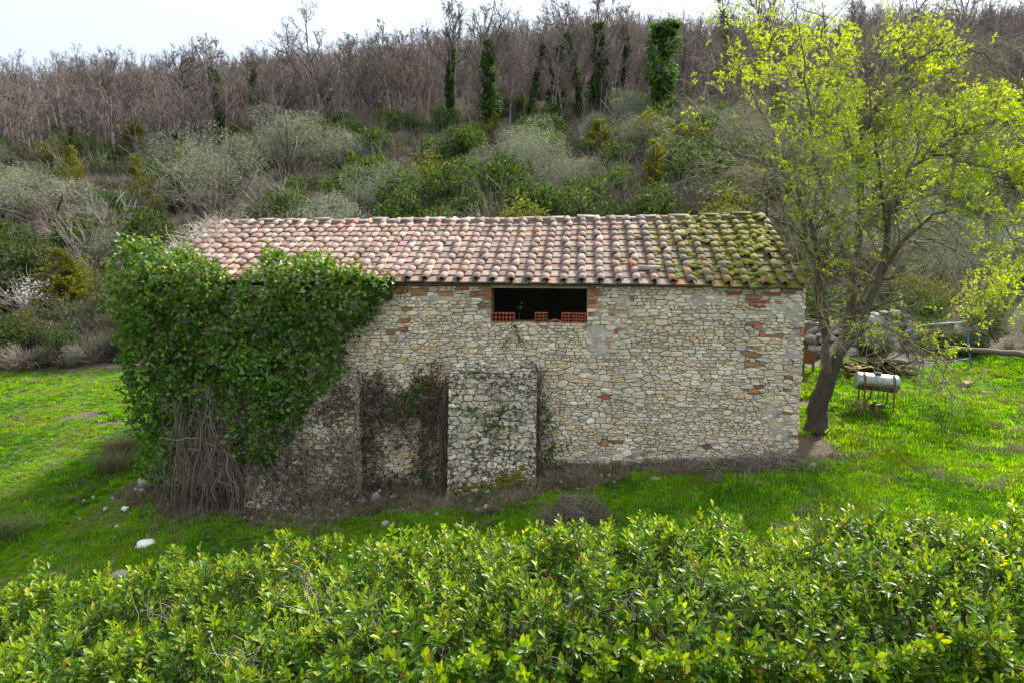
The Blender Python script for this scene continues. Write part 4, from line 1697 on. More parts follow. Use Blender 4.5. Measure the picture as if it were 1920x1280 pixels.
# scrub: joined sources so that stems and leaves go together
OLIVE_SRC = []
for t_, c_, w_ in OLIVES[:2]:
    OLIVE_SRC.append(c_)
SCRUB = [DRYB[0], DRYB[1], DRYB[2], BROOM[0], BROOM[1], GREYB[0][1], GREENB[0][1], GREENB[1][1], YELLOWB[0][1], GREYB[0][0], *OLIVE_SRC, CONIF[0][1]]
PW = np.array([.20, .18, .16, .12, .08, .06, .11, .05, .03, .05, .016, .016, .014])
x, y = wedge(5200, 20.5, 80, g, 1.05, .82, 5)
keep = (y > meadow_edge(x) + 0.5 + (fbm(x * .5, y * .5, 21) - .5) * 4) & ~in_barn(x, y, .8) & (fbm(x * .22, y * .22, 52) > .22)
for ox, oy, orad in PLACED:
    keep &= ~(np.hypot(x - ox, (y - oy + orad * .9) / 1.7) < orad)
x, y = x[keep], y[keep]
z = ground(x, y)
m = len(x)
sel = fbm(x * .13, y * .13, 53)
idx = g.choice(len(SCRUB), m, p=PW / PW.sum())
sc = np.where(idx >= 10, .55, 1.0) * (.45 + 1.1 * g.random(m) ** 1.6) * np.interp(y, [21, 29, 40, 56, 80], [.55, 1.0, 1.6, 1.45, .9]) * np.where(idx < 5, .72, 1.0)
o = gn_scatter('undergrowth', np.column_stack([x, y, z - .05]), np.column_stack([g.normal(0, .1, m), g.normal(0, .1, m), g.uniform(0, 6.28, m)]), sc, idx, SCRUB)
tag(o, 'low scrub of brambles, broom and saplings on the slope', kind='stuff')

# ================================================================== IVY ON THE BARN
g = np.random.default_rng(401)
C, Q = [], []
tries = 0
px_min, px_max = 200, 725
while len(C) < 330 and tries < 20000:
    tries += 1
    px, py = g.uniform(200, 725), g.uniform(450, 875)
    if not in_poly(px, py, IVY_PX):
        continue
    # keep the clump inside the outline: distance to the outline in pixels
    dmin = min(math.hypot(px - (a[0] + (b[0] - a[0]) * max(0, min(1, ((px - a[0]) * (b[0] - a[0]) + (py - a[1]) * (b[1] - a[1])) / ((b[0] - a[0]) ** 2 + (b[1] - a[1]) ** 2)))),
                          py - (a[1] + (b[1] - a[1]) * max(0, min(1, ((px - a[0]) * (b[0] - a[0]) + (py - a[1]) * (b[1] - a[1])) / ((b[0] - a[0]) ** 2 + (b[1] - a[1]) ** 2)))))
               for a, b in zip(IVY_PX, IVY_PX[1:] + IVY_PX[:1]))
    r = g.uniform(.24, .54)
    r = min(r, max(.11, dmin / 84))
    yo = -0.05 - .28 * min(1, dmin / 60) - g.uniform(0, .18) if py > 515 else g.uniform(-.25, .5)
    if 440 < px < 670 and py > 690:
        yo -= .45 + .35 * min(1, (py - 690) / 150)
    s, z = wall_px(px, py, yo)
    if py <= 515:
        z = max(z, float(eave_z(s)) + (yo + .17) * .39 + .02)
    C.append((s, yo, z))
    Q.append(r)
for i in range(120):         # straggling shoots along the outline
    a, b = IVY_PX[i % len(IVY_PX)], IVY_PX[(i + 1) % len(IVY_PX)]
    f = g.random()
    px, py = a[0] + (b[0] - a[0]) * f + g.normal(0, 6), a[1] + (b[1] - a[1]) * f + g.normal(0, 6)
    if 400 < px < 490 and py < 560:
        continue
    if 440 < px < 670 and py > 690:
        continue
    yo = -.12 - g.uniform(0, .2) if py > 515 else g.uniform(-.2, .4)
    s, z = wall_px(px, py, yo)
    if py <= 515:
        z = max(z, float(eave_z(s)) + (yo + .17) * .39 + .05)
    C.append((s, yo, z))
    Q.append(g.uniform(.09, .19))
for _ in range(26):          # low down at the corner
    px, py = g.uniform(262, 345), g.uniform(740, 905)
    s, z = wall_px(px, py, -.3)
    C.append((s, -.12 - g.uniform(0, .3), z))
    Q.append(g.uniform(.16, .34))
for _ in range(30):          # round the far corner and along the gable
    C.append((-9.0 - g.uniform(.0, .45), g.uniform(0, 3.4), g.uniform(.4, 4.6)))
    Q.append(g.uniform(.3, .55))
C, Q = np.array(C), np.array(Q)
ivy = empty('ivy', BO + np.array([-7.0, 0.2, -0.6]), 0, 'huge dark green ivy swallowing the end of the stone barn up to its tiles', 'ivy')
Cw = b2w(C[:, 0], C[:, 1], C[:, 2]) - np.array(ivy.location)
mb = MB()
IV = ((.060, .140, .010), (.080, .175, .012), (.042, .105, .010), (.105, .20, .014))
P = blob_leaves(mb, Cw, Q, 34000, .105, .095, IV, g, tmpl=IVY, upb=.35, inner=.62, squash=1.0, tip=(.085, .14, .02))
# lighter young growth over the eave
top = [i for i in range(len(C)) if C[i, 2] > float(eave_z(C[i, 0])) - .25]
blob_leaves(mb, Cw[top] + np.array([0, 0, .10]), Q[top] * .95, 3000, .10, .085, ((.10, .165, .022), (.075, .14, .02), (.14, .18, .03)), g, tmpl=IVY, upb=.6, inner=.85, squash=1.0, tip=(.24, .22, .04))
tag(obj('foliage', mb.mesh('ivy_foliage', M_IVY), ivy), kind='stuff')
bag = TubeBag()
off = np.array(ivy.location)


def hang(px0, py0, px1, py1, yo0, yo1, r, n, col, wob=.07):
    s0, z0 = wall_px(px0, py0, yo0)
    s1, z1 = wall_px(px1, py1, yo1)
    w = b2w(s1, yo1, z1)
    z1 = max(z1, float(ground(w[0], w[1])) - .05)
    t = np.linspace(0, 1, n)
    P = np.column_stack([s0 + (s1 - s0) * t, yo0 + (yo1 - yo0) * t, z0 + (z1 - z0) * t])
    P[1:-1] += g.normal(0, wob, (n - 2, 3)) * np.array([1, .6, .5])
    bag.add(b2w(P[:, 0], P[:, 1], P[:, 2]) - off, r * np.linspace(1, .7, n), 4, np.array(col) * g.uniform(.75, 1.25))


for _ in range(26):
    x0 = g.uniform(330, 640)
    hang(x0, g.uniform(640, 800), x0 + g.normal(-10, 45), g.uniform(930, 985), -.25 - g.uniform(0, .3), -.35 - g.uniform(0, .8), g.uniform(.012, .028), 9, (.20, .165, .135))
obj('stems', bag_mesh('ivy_stems', [bag], M_BARK), ivy)

# dead vine stems hanging under the ivy
bag = TubeBag()
dead = empty('dead_vine', BO + np.array([-5.0, -.3, -.4]), 0, 'curtain of dead grey brown vine stems hanging below the ivy to the ground', 'dead vine')
off = np.array(dead.location)
for _ in range(330):
    x0 = g.normal(405, 36) if g.random() < .80 else g.uniform(330, 560)
    y0 = g.uniform(715, 850) if x0 < 470 else g.uniform(790, 880)
    hang(x0, y0, x0 + g.normal(5, 32), g.uniform(900, 985), -.45 - g.uniform(0, .5), -.55 - g.uniform(0, .95), g.uniform(.004, .012), 8, ((.135, .105, .082), (.10, .078, .062), (.175, .145, .118))[g.integers(3)], .085)
for _ in range(60):
    x0 = g.uniform(350, 560)
    y0 = g.uniform(760, 940)
    hang(x0, y0, x0 + g.normal(0, 60), y0 + g.normal(10, 30), -.7 - g.uniform(0, .5), -.7 - g.uniform(0, .6), g.uniform(.003, .008), 7, (.25, .21, .175), .09)
obj('stems', bag_mesh('dead_vine_stems', [bag], M_TWIG), dead)


def creeper(regions, n, yo, seed, col, r, leafcol=None, nleaf=0, off=None, leaf_l=.05):
    """thin stems wandering over the wall face inside ellipses of the picture"""
    gq = np.random.default_rng(seed)
    bg, mbl = TubeBag(), MB()
    pts_all = []
    for _ in range(n):
        cx, cy, rx, ry = regions[gq.integers(len(regions))]
        px, py = cx + gq.normal(0, rx * .45), cy + gq.normal(0, ry * .45)
        y_ = yo(px, py)
        s, z = wall_px(px, py, y_)
        d = gq.normal(0, 1, 2) * np.array([.7, 1])
        d /= np.linalg.norm(d)
        P = [np.array([s, y_ - gq.uniform(.0, .06), z])]
        for _ in range(6):
            a = gq.normal(0, .55)
            d = np.array([d[0] * math.cos(a) - d[1] * math.sin(a), d[0] * math.sin(a) + d[1] * math.cos(a)])
            q = P[-1] + np.array([d[0], 0, d[1]]) * gq.uniform(.05, .13)
            q[1] = y_ - gq.uniform(.0, .07)
            P.append(q)
        P = np.array(P)
        W = b2w(P[:, 0], P[:, 1], P[:, 2]) - off
        bg.add(W, r * gq.uniform(.6, 1.3) * np.linspace(1, .5, 7), 3, np.array(col[gq.integers(len(col))]) * gq.uniform(.8, 1.2))
        pts_all.append(W)
    if nleaf:
        A = np.concatenate(pts_all)
        k = gq.integers(0, len(A), nleaf)
        Pn = A[k] + gq.normal(0, .035, (nleaf, 3))
        leaves(mbl, DIAMOND, Pn, norm(gq.normal(size=(nleaf, 3)) + np.array([0, -.3, -.5])), norm(gq.normal(0, .5, (nleaf, 3)) + np.array([0, -1, .3])), leaf_l * gq.uniform(.6, 1.3, nleaf), leaf_l * .7, pal(leafcol, nleaf, .2))
    return bg, mbl


DEADC = ((.20, .155, .13), (.26, .215, .19), (.17, .12, .10))
cr = empty('dead_creeper', BO + np.array([-2.6, -.1, .0]), 0, 'brown leafless creeper matted over the recess between the two buttresses', 'creeper')
off = np.array(cr.location)
bg, ml = creeper([(750, 775, 75, 65), (710, 740, 50, 45), (800, 800, 40, 90), (690, 830, 25, 90), (740, 920, 90, 25), (815, 760, 14, 70), (810, 860, 22, 70)], 560, lambda a, b: -.06, 402, DEADC, .007, ((.13, .075, .05), (.17, .105, .07), (.10, .062, .045)), 3600, off, .065)
obj('stems', bag_mesh('creeper_stems', [bg], M_TWIG), cr)
tag(obj('leaves', ml.mesh('creeper_leaves', M_DRY), cr), kind='stuff')
cr = empty('dead_creeper', BO + np.array([-4.6, -1.0, -.4]), 0, 'matted brown creeper over the half buried buttress below the ivy', 'creeper')
off = np.array(cr.location)


def face2(px, py):
    s, z = wall_px(px, py, -.8)
    return -(0.45 + (c_zt - z) * (0.77 / (c_zt + 1.35))) - .03


bg, ml = creeper([(600, 860, 60, 80), (640, 760, 30, 60), (540, 900, 60, 50), (600, 930, 70, 25), (650, 880, 16, 90)], 460, face2, 403, DEADC, .007, ((.15, .09, .06), (.20, .14, .10), (.12, .085, .065), (.05, .08, .02)), 2600, off, .055)
obj('stems', bag_mesh('creeper_stems', [bg], M_TWIG), cr)
tag(obj('leaves', ml.mesh('creeper_leaves', M_DRY), cr), kind='stuff')

for label, x0, y0, x1, y1, yo, n in (('dark dead vine stems drawing the shadow strip down the right edge of the pale buttress', 1007, 678, 1006, 892, -.05, 18), ('thick dark dead vine stems along the left edge of the pale buttress', 838, 690, 828, 945, -.22, 28)):  # right-hand stems put the flank's shadow strip into dark geometry
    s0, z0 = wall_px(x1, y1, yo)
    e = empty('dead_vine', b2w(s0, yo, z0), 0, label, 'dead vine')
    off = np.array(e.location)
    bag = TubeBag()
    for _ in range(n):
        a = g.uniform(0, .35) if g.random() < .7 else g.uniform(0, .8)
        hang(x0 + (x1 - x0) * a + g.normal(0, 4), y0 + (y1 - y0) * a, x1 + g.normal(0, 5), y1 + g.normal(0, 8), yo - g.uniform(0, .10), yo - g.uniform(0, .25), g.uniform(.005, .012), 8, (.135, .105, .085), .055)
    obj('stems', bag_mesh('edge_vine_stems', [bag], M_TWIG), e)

# little green plants rooted in the wall
for label, regs, n, nl, yo in (
    ('bright green creeper sprig in the recess between the buttresses', [(775, 740, 40, 22), (800, 720, 22, 12), (765, 760, 18, 12)], 22, 420, -.08),
    ('small green tuft low on the wall of the recess', [(770, 882, 14, 12)], 6, 110, -.08),
    ('green creeper climbing beside the right flank of the pale buttress', [(1018, 800, 14, 50), (1030, 850, 24, 26), (1015, 870, 12, 30)], 34, 420, -.06),
    ('tiny weed under the loft opening by the first hollow block', [(964, 612, 6, 4)], 4, 50, -.03),
    ('dark green creeping plant spread over the face of the pale buttress', [(890, 770, 16, 14), (945, 765, 12, 14), (905, 815, 10, 10), (960, 845, 14, 16), (870, 905, 10, 12), (925, 790, 8, 8)], 26, 300, -.47),
    ('green fringe of ivy leaves under the eave beside the tiles', [(735, 545, 14, 6)], 6, 90, -.10),
    ('straggling green shoots on the stones just right of the ivy edge', [(700, 600, 8, 16)], 5, 60, -.10),
):
    s, z = wall_px(regs[0][0], regs[0][1], yo)
    e = empty('wall_plant', b2w(s, yo, z), 0, label, 'plant')
    bg, ml = creeper(regs, n, (lambda v: (lambda a, b: v))(yo), int(1000 + regs[0][0]), ((.09, .10, .04),), .004, ((.06, .14, .014), (.085, .17, .02), (.045, .10, .014)), nl, np.array(e.location), .065)
    obj('stems', bag_mesh('plant_stems', [bg], M_TWIG), e)
    tag(obj('leaves', ml.mesh('plant_leaves', M_LEAF), e), kind='stuff')

# dry brushwood heaped on the far end of the ridge
e = empty('dry_creeper', b2w(-9.2, 3.3, 5.6), 0, 'pale grey dead creeper heaped over the far end of the roof ridge', 'creeper')
bag = TubeBag()
for _ in range(420):
    s, yv = -9.6 + abs(g.normal(0, .55)) * 1.3, g.uniform(1.0, 4.2)
    zt = 4.27 + (yv + .17) * .39 if yv < 3.6 else 5.75 - (yv - 3.6) * .39
    P = [np.array([s, yv, zt + g.uniform(-.1, .10)])]
    d = norm(np.array([g.normal(0, 1), g.normal(0, .6), abs(g.normal(0, .4))]))
    for _ in range(5):
        d = norm(d + g.normal(0, .35, 3) + np.array([0, 0, -.08]))
        P.append(P[-1] + d * g.uniform(.06, .14))
    P = np.array(P)
    bag.add(b2w(P[:, 0], P[:, 1], P[:, 2]) - np.array(e.location), .008 * np.linspace(1, .5, 6), 3, np.array((.42, .37, .34)) * g.uniform(.65, 1.2))
obj('twigs', bag_mesh('dry_creeper_twigs', [bag], M_TWIG), e)

# ================================================================== HOLLOW BLOCKS ON THE SILL
def hollow_block(w, h, d, nx_, ny_, broken=0):
    mb = MB()
    t = .011
    for k in range(ny_ + 1):
        mb.box((0, d / 2, k * (h - t) / ny_ + t / 2), (w, d, t), jit=.001)
    for k in range(nx_ + 1):
        if broken and k == nx_:
            continue
        mb.box((-w / 2 + t / 2 + k * (w - t) / nx_, d / 2 + .0006, h / 2), (t, d - .002, h - .002), jit=.001)
    return mb.mesh('hollow_block', M_HOLLOW)


for (x0, x1, yb, nx_, ny_, rz, label, br) in (
    (923, 964, 606, 6, 2, 0, 'red hollow clay block with two rows of holes at the corner of the sill', 0),
    (1003, 1027, 603, 3, 3, 4, 'single red hollow clay block alone in the middle of the sill', 1),
    (1053, 1073, 604, 3, 3, -3, 'red hollow clay block next to the orange shard on the sill', 1),
    (1074, 1097, 606, 4, 3, -7, 'tilted red hollow clay block against the brick jamb', 0),
):
    s0, z0 = wall_px(x0, yb, 0.02)
    s1, _ = wall_px(x1, yb, 0.02)
    w = s1 - s0
    p = b2w((s0 + s1) / 2, 0.0, WIN[2] - .004)
    o = obj('hollow_block', hollow_block(w, .20 if x0 > 930 else .19, .26, nx_, ny_, br))
    o.location = p
    o.rotation_euler = (0, R(2 if rz < -5 else 0), -TH + R(rz))
    tag(o, label, 'hollow block', 'hollow clay blocks left on the sill')
mb = MB()
for k in range(4):
    a = k * 1.6
    mb.box((math.cos(a) * .07, .1 + math.sin(a) * .04, .03), (.16, .10, .018), Matrix.Rotation(.35 - .2 * k, 3, 'Y') @ Matrix.Rotation(a, 3, 'Z'), jit=.02)
s0, _ = wall_px(1040, 604)
o = obj('clay_shard', mb.mesh('clay_shard', mat_plain('fresh_clay', (.52, .15, .05), .85, nscale=20, var=.15, bump=.2)))
o.location = b2w(s0, 0.01, WIN[2] - .002)
o.rotation_euler = (0, 0, -TH)
tag(o, 'broken bright orange shard of a hollow block lying on the sill', 'clay shard')

# ================================================================== LAUREL HEDGE
g = np.random.default_rng(501)
tab = np.array([at_y(px, py, 7.7) for px, py in ((-500, 1210), (0, 1120), (130, 1080), (380, 1030), (640, 998), (960, 958), (1400, 962), (1920, 940), (2500, 930))])


def hedge_top(x):
    return np.interp(x, tab[:, 0], tab[:, 2]) - .10


HX0, HX1 = -8.5, 8.5
hedge = empty('laurel_hedge', (0, 6.4, float(ground(0, 6.4))), 0, 'glossy cherry laurel hedge running across the whole front of the picture', 'hedge')
off = np.array(hedge.location)


def hedge_surface(n, inset, g):
    x = g.uniform(HX0, HX1, n)
    zt = hedge_top(x) + (fbm(x * 1.1, x * 0 + 3, 502, 3) - .5) * .25
    gz = ground(x, np.full(n, 5.1))
    u = g.random(n)
    front = u < .42
    topm = (u >= .42) & (u < .86)
    y = np.where(front, 5.08, np.where(topm, g.uniform(5.15, 7.65, n), 7.72))
    z = np.where(topm, zt, gz + (zt - gz) * (g.random(n) ** .7))
    nrm = np.zeros((n, 3))
    nrm[front] = (0, -1, .25)
    nrm[topm] = (0, 0, 1)
    nrm[~front & ~topm] = (0, 1, .25)
    # round the shoulders
    ed = np.clip((5.7 - y) / .6, 0, 1) * topm
    z = z - ed ** 2 * .22
    nrm[:, 1] -= ed * .9
    ed = np.clip((y - 7.2) / .5, 0, 1) * topm
    z = z - ed ** 2 * .2
    nrm[:, 1] += ed * .8
    nrm = norm(nrm)
    b = (fbm(x * 1.6 + 7, (y + z) * 1.6, 503, 3) - .5) * .62 + (fbm(x * 4.2 + 7, (y + z) * 4.2, 504, 2) - .5) * .42 - inset
    return np.column_stack([x, y, z]) + nrm * b[:, None], nrm


def hedge_shoots(n, inset, g, nl, Lr, cols_in, cols_out, stem_len):
    P0, nr = hedge_surface(n, inset, g)
    d = norm(nr * .65 + np.array([0, 0, .75]) + g.normal(0, .30, (n, 3)))
    sl = g.uniform(*stem_len, n)
    tall = (g.random(n) < .11) & (nr[:, 2] > .6)
    sl = np.where(tall, sl * g.uniform(1.3, 2.1, n), sl)
    P0 = P0 - d * (sl * .55)[:, None]
    LP, LA, LN, LL, LT = [], [], [], [], []
    ref = norm(np.cross(d, g.normal(size=(n, 3))))
    ref2 = np.cross(d, ref)
    young = g.random(n)
    for k in range(nl):
        f = .25 + .75 * k / (nl - 1)
        az = k * 2.4 + g.uniform(-.3, .3, n)
        rd = ref * np.cos(az)[:, None] + ref2 * np.sin(az)[:, None]
        an = np.radians(78 - 50 * f + g.normal(0, 9, n))
        A = d * np.cos(an)[:, None] + rd * np.sin(an)[:, None]
        A = A + np.array([0, 0, -.10]) * (1 - f)
        Nn = d * np.sin(an)[:, None] - rd * np.cos(an)[:, None] + g.normal(0, .18, (n, 3))
        LP.append(P0 + d * (sl * f)[:, None])
        LA.append(A)
        LN.append(Nn)
        LL.append(g.uniform(*Lr, n) * (1.08 - .38 * f ** 3))
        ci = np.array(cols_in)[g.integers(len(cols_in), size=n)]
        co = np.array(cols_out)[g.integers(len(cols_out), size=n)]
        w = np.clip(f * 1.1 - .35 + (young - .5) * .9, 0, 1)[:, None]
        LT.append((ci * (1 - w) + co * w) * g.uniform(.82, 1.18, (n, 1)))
    st = np.stack([P0 - d * .15, P0 + d * (sl * .5)[:, None], P0 + d * sl[:, None]], 1)
    return np.concatenate(LP), norm(np.concatenate(LA)), np.concatenate(LN), np.concatenate(LL), np.concatenate(LT), st


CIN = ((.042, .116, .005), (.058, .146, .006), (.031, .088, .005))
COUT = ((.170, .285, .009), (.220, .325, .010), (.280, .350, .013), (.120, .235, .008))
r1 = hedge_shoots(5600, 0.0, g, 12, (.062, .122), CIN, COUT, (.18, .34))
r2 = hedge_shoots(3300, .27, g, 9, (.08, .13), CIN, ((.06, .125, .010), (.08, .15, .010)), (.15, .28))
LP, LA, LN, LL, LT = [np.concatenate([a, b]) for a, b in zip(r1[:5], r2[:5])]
LN = norm(LN - (LN * LA).sum(1, keepdims=True) * LA)
od = g.random(len(LT))
LT[od < .010] = (.22, .10, .03)
LT[(od > .010) & (od < .028)] = (.40, .36, .03)
# the three hundred leaves that show largest are objects of their own
v = norm(CAM - LP)
dist = np.linalg.norm(LP - CAM, axis=1)
px, py = proj(LP + LA * LL[:, None] * .5)
vis = (px > 10) & (px < 1910) & (py > 700) & (py < 1275)
score = np.where(vis & (np.arange(len(LP)) < len(r1[0])), LL ** 2 * np.abs((v * LN).sum(1)) / dist ** 2 * np.clip((LA[:, 2] + .9), .2, 1.5), 0)
sel = np.argsort(-score)[:300]
mask = np.ones(len(LP), bool)
mask[sel] = False
LEAFM = []
for k in range(12):
    mbk = MB()
    t = np.array(COUT[k % 4]) * (.8 + .04 * k) if k < 8 else np.array(CIN[k % 3]) * 1.2
    mbk.add(LAUREL[0] * np.array([1, .37, 1]), LAUREL[1], t)
    LEAFM.append(mbk.mesh('laurel_leaf', M_LAUREL, True))
for i in sel:
    o = obj('leaf', LEAFM[g.integers(12)], hedge)
    b_ = np.cross(LN[i], LA[i])
    M = Matrix(np.column_stack([LA[i], b_, LN[i]]).tolist()).to_4x4()
    M.translation = Vector(LP[i] - off)
    o.matrix_basis = M @ Matrix.Scale(float(LL[i]), 4)
mb = MB()
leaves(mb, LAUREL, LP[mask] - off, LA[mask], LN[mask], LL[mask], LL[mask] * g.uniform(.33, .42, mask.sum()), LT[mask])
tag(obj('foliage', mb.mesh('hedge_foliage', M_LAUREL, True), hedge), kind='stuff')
mb = MB()
st = np.concatenate([r1[5], r2[5]]) - off
tubes(mb, st, np.tile(np.array([[.0045, .004, .002]]), (len(st), 1)), 3, pal([(.13, .13, .03), (.16, .15, .035)], len(st), .15))
bag = TubeBag()
for _ in range(520):
    x = g.uniform(HX0, HX1)
    y = g.uniform(5.3, 7.6)
    z0 = float(ground(x, y)) - .05
    zt = float(hedge_top(x)) - .15
    P = np.array([[x, y, z0], [x + g.normal(0, .12), y + g.normal(0, .12), z0 + (zt - z0) * .4], [x + g.normal(0, .22), y + g.normal(0, .22), z0 + (zt - z0) * .75], [x + g.normal(0, .3), y + g.normal(0, .3), zt]])
    bag.add(P - off, np.array([.02, .016, .010, .006]), 4, np.array((.15, .125, .09)) * g.uniform(.7, 1.2))
bag.flush(mb)
obj('stems', mb.mesh('hedge_stems', M_TWIG), hedge)
# dead twigs showing through
spots = [(600, 1130, 40, 25), (690, 1150, 35, 25), (850, 1200, 30, 45), (1060, 1210, 45, 45), (560, 1090, 30, 20), (1300, 1095, 60, 18), (1370, 1170, 60, 20), (1490, 970 + 20, 25, 10), (1650, 1060, 50, 15), (700, 1180, 25, 40), (300, 1160, 40, 18), (1180, 1120, 40, 30), (470, 1230, 30, 30), (920, 1050, 40, 20)]
for cx, cy, rx, ry in spots:
    bag = TubeBag()
    for _ in range(20):
        qx, qy = cx + g.normal(0, rx * .6), cy + g.normal(0, ry * .6)
        d_ = ray(qx, qy)
        # meet the hedge's skin
        best = None
        for t in np.arange(4.2, 9, .08):
            p = CAM + d_ * t
            if 5.0 < p[1] < 7.8 and p[2] < hedge_top(p[0]) + .02 - max(0, 5.5 - p[1]) * .4:
                best = p
                break
        if best is None:
            continue
        P = [best]
        dd_ = norm(g.normal(0, 1, 3) + np.array([0, -.2, .5]))
        for _ in range(5):
            dd_ = norm(dd_ + g.normal(0, .22, 3))
            P.append(P[-1] + dd_ * g.uniform(.03, .075))
        bag.add(np.array(P) - off, .0032 * np.linspace(1, .5, 6), 3, np.array((.30, .26, .215)) * g.uniform(.7, 1.2))
    if bag.d:
        obj('dead_twigs', bag_mesh('hedge_dead_twigs', [bag], M_TWIG), hedge)

# ================================================================== THE YELLOW GREEN TREE AT THE CORNER
g = np.random.default_rng(601)
TREE_BASE = at_y(1532, 800, 15.7)
tree = empty('spring_tree', (TREE_BASE[0], TREE_BASE[1], float(ground(TREE_BASE[0], TREE_BASE[1]))), 0, 'leaning tree with fresh yellow green leaves and lichened twigs beside the barn corner', 'tree')
off = np.array(tree.location)
limbs = {
    'trunk': [(1529, 812, 15.7, .33), (1532, 785, 15.7, .255), (1537, 745, 15.7, .235), (1553, 705, 15.75, .215), (1570, 668, 15.8, .175)],
    'a': [(1553, 712, 15.72, .17), (1546, 660, 15.6, .14), (1546, 600, 15.5, .12), (1538, 520, 15.4, .10), (1524, 430, 15.3, .085), (1498, 362, 15.2, .075), (1468, 322, 15.1, .065), (1414, 299, 15.0, .05), (1340, 275, 14.8, .032), (1280, 246, 14.6, .014)],
    'b': [(1540, 540, 15.45, .09), (1515, 450, 16.0, .08), (1492, 370, 16.5, .07), (1465, 285, 17, .06), (1438, 222, 17.2, .05), (1414, 188, 17.2, .04), (1404, 151, 17.3, .032), (1374, 128, 17.4, .022), (1325, 118, 17.5, .012)],
    'c': [(1408, 165, 17.2, .032), (1420, 120, 17.1, .028), (1440, 92, 17.0, .022), (1461, 60, 16.9, .017), (1472, -5, 16.8, .010)],
    'd': [(1570, 668, 15.8, .19), (1592, 600, 15.9, .17), (1603, 520, 16, .15), (1611, 420, 16.1, .13), (1616, 330, 16.2, .115), (1618, 242, 16.2, .10), (1653, 188, 16.1, .085), (1700, 138, 16.0, .07), (1722, 112, 15.9, .055), (1762, 91, 15.8, .042), (1806, 87, 15.6, .03), (1862, 112, 15.3, .018), (1905, 160, 15.0, .010)],
    'e': [(1617, 262, 16.2, .085), (1620, 195, 16.5, .07), (1650, 128, 16.8, .058), (1683, 80, 17.0, .044), (1728, 10, 17.2, .03), (1765, -50, 17.4, .014)],
    'f': [(1568, 675, 15.75, .15), (1612, 610, 15.5, .13), (1648, 530, 15.3, .11), (1664, 430, 15.2, .095), (1684, 336, 15.1, .08), (1743, 289, 15.0, .062), (1797, 252, 14.9, .048), (1836, 235, 14.8, .036), (1918, 220, 14.6, .022), (2000, 212, 14.4, .010)],
    'h': [(1743, 289, 15.0, .045), (1785, 296, 14.7, .036), (1820, 309, 14.5, .028), (1862, 326, 14.2, .018), (1935, 352, 13.9, .009)],
    'i': [(1650, 520, 15.3, .075), (1690, 455, 14.9, .06), (1745, 402, 14.6, .046), (1820, 385, 14.3, .034), (1885, 425, 14.0, .02), (1925, 505, 13.8, .009)],
    'j': [(1585, 645, 15.7, .06), (1640, 603, 15.0, .045), (1700, 635, 14.7, .032), (1755, 662, 14.4, .02), (1790, 700, 14.2, .010)],
    'k': [(1602, 530, 16, .075), (1562, 430, 15.4, .062), (1533, 335, 15.0, .05), (1521, 240, 14.9, .04), (1511, 150, 14.8, .028), (1498, 55, 14.7, .014)],
    'l': [(1616, 335, 16.2, .07), (1582, 250, 16.5, .055), (1562, 170, 16.7, .042), (1550, 90, 16.8, .03), (1542, 5, 16.9, .014)],
    'm': [(1610, 430, 16.1, .075), (1660, 370, 16.8, .062), (1722, 290, 17.3, .05), (1775, 195, 17.6, .036), (1802, 105, 17.8, .024), (1835, 30, 18, .012)],
    'n': [(1600, 600, 15.9, .07), (1640, 500, 16.8, .055), (1720, 440, 17.4, .042), (1800, 470, 17.6, .028), (1860, 540, 17.6, .014)],
    'o': [(1535, 500, 15.4, .06), (1500, 440, 14.9, .045), (1470, 420, 14.6, .03), (1440, 405, 14.5, .018), (1400, 380, 14.4, .009)],
    'p': [(1546, 640, 15.6, .06), (1530, 560, 15.2, .045), (1520, 480, 15.0, .035), (1505, 420, 14.9, .02), (1480, 330, 14.8, .010)],
    'q': [(1664, 440, 15.2, .06), (1650, 340, 14.8, .046), (1640, 250, 14.6, .034), (1628, 160, 14.5, .02), (1610, 70, 14.4, .010)],
}
BK = np.array((.155, .135, .105))
big, mid_, fine = TubeBag(), TubeBag(), TubeBag()
LB = [(1440, 60, 75, 60, .55), (1560, 90, 55, 45, .85), (1480, 170, 60, 60, .35), (1580, 185, 60, 45, .8), (1720, 70, 50, 45, .8), (1760, 110, 45, 35, .6), (1700, 260, 110, 60, 1.2), (1740, 330, 90, 50, 1.3), (1870, 205, 80, 34, 1.9), (1600, 285, 80, 60, .6), (1540, 330, 60, 60, .25), (1640, 345, 80, 50, .9), (1850, 320, 75, 65, 1.0), (1890, 450, 50, 90, .85), (1400, 120, 50, 60, .38), (1300, 225, 30, 25, .45), (1560, 430, 60, 40, .22), (1700, 600, 60, 40, .4), (1620, 590, 50, 40, .4), (1560, 510, 60, 50, .25), (1500, 400, 30, 60, .2), (1780, 640, 60, 40, .4), (1850, 570, 60, 50, .45), (1380, 60, 40, 50, .4)]


def leaf_p(P):
    px, py = proj(P)
    s = 0.008
    for cx, cy, rx, ry, w in LB:
        s = s + w * np.exp(-(((px - cx) / rx) ** 2 + ((py - cy) / ry) ** 2))
    return s


tw_pts = []


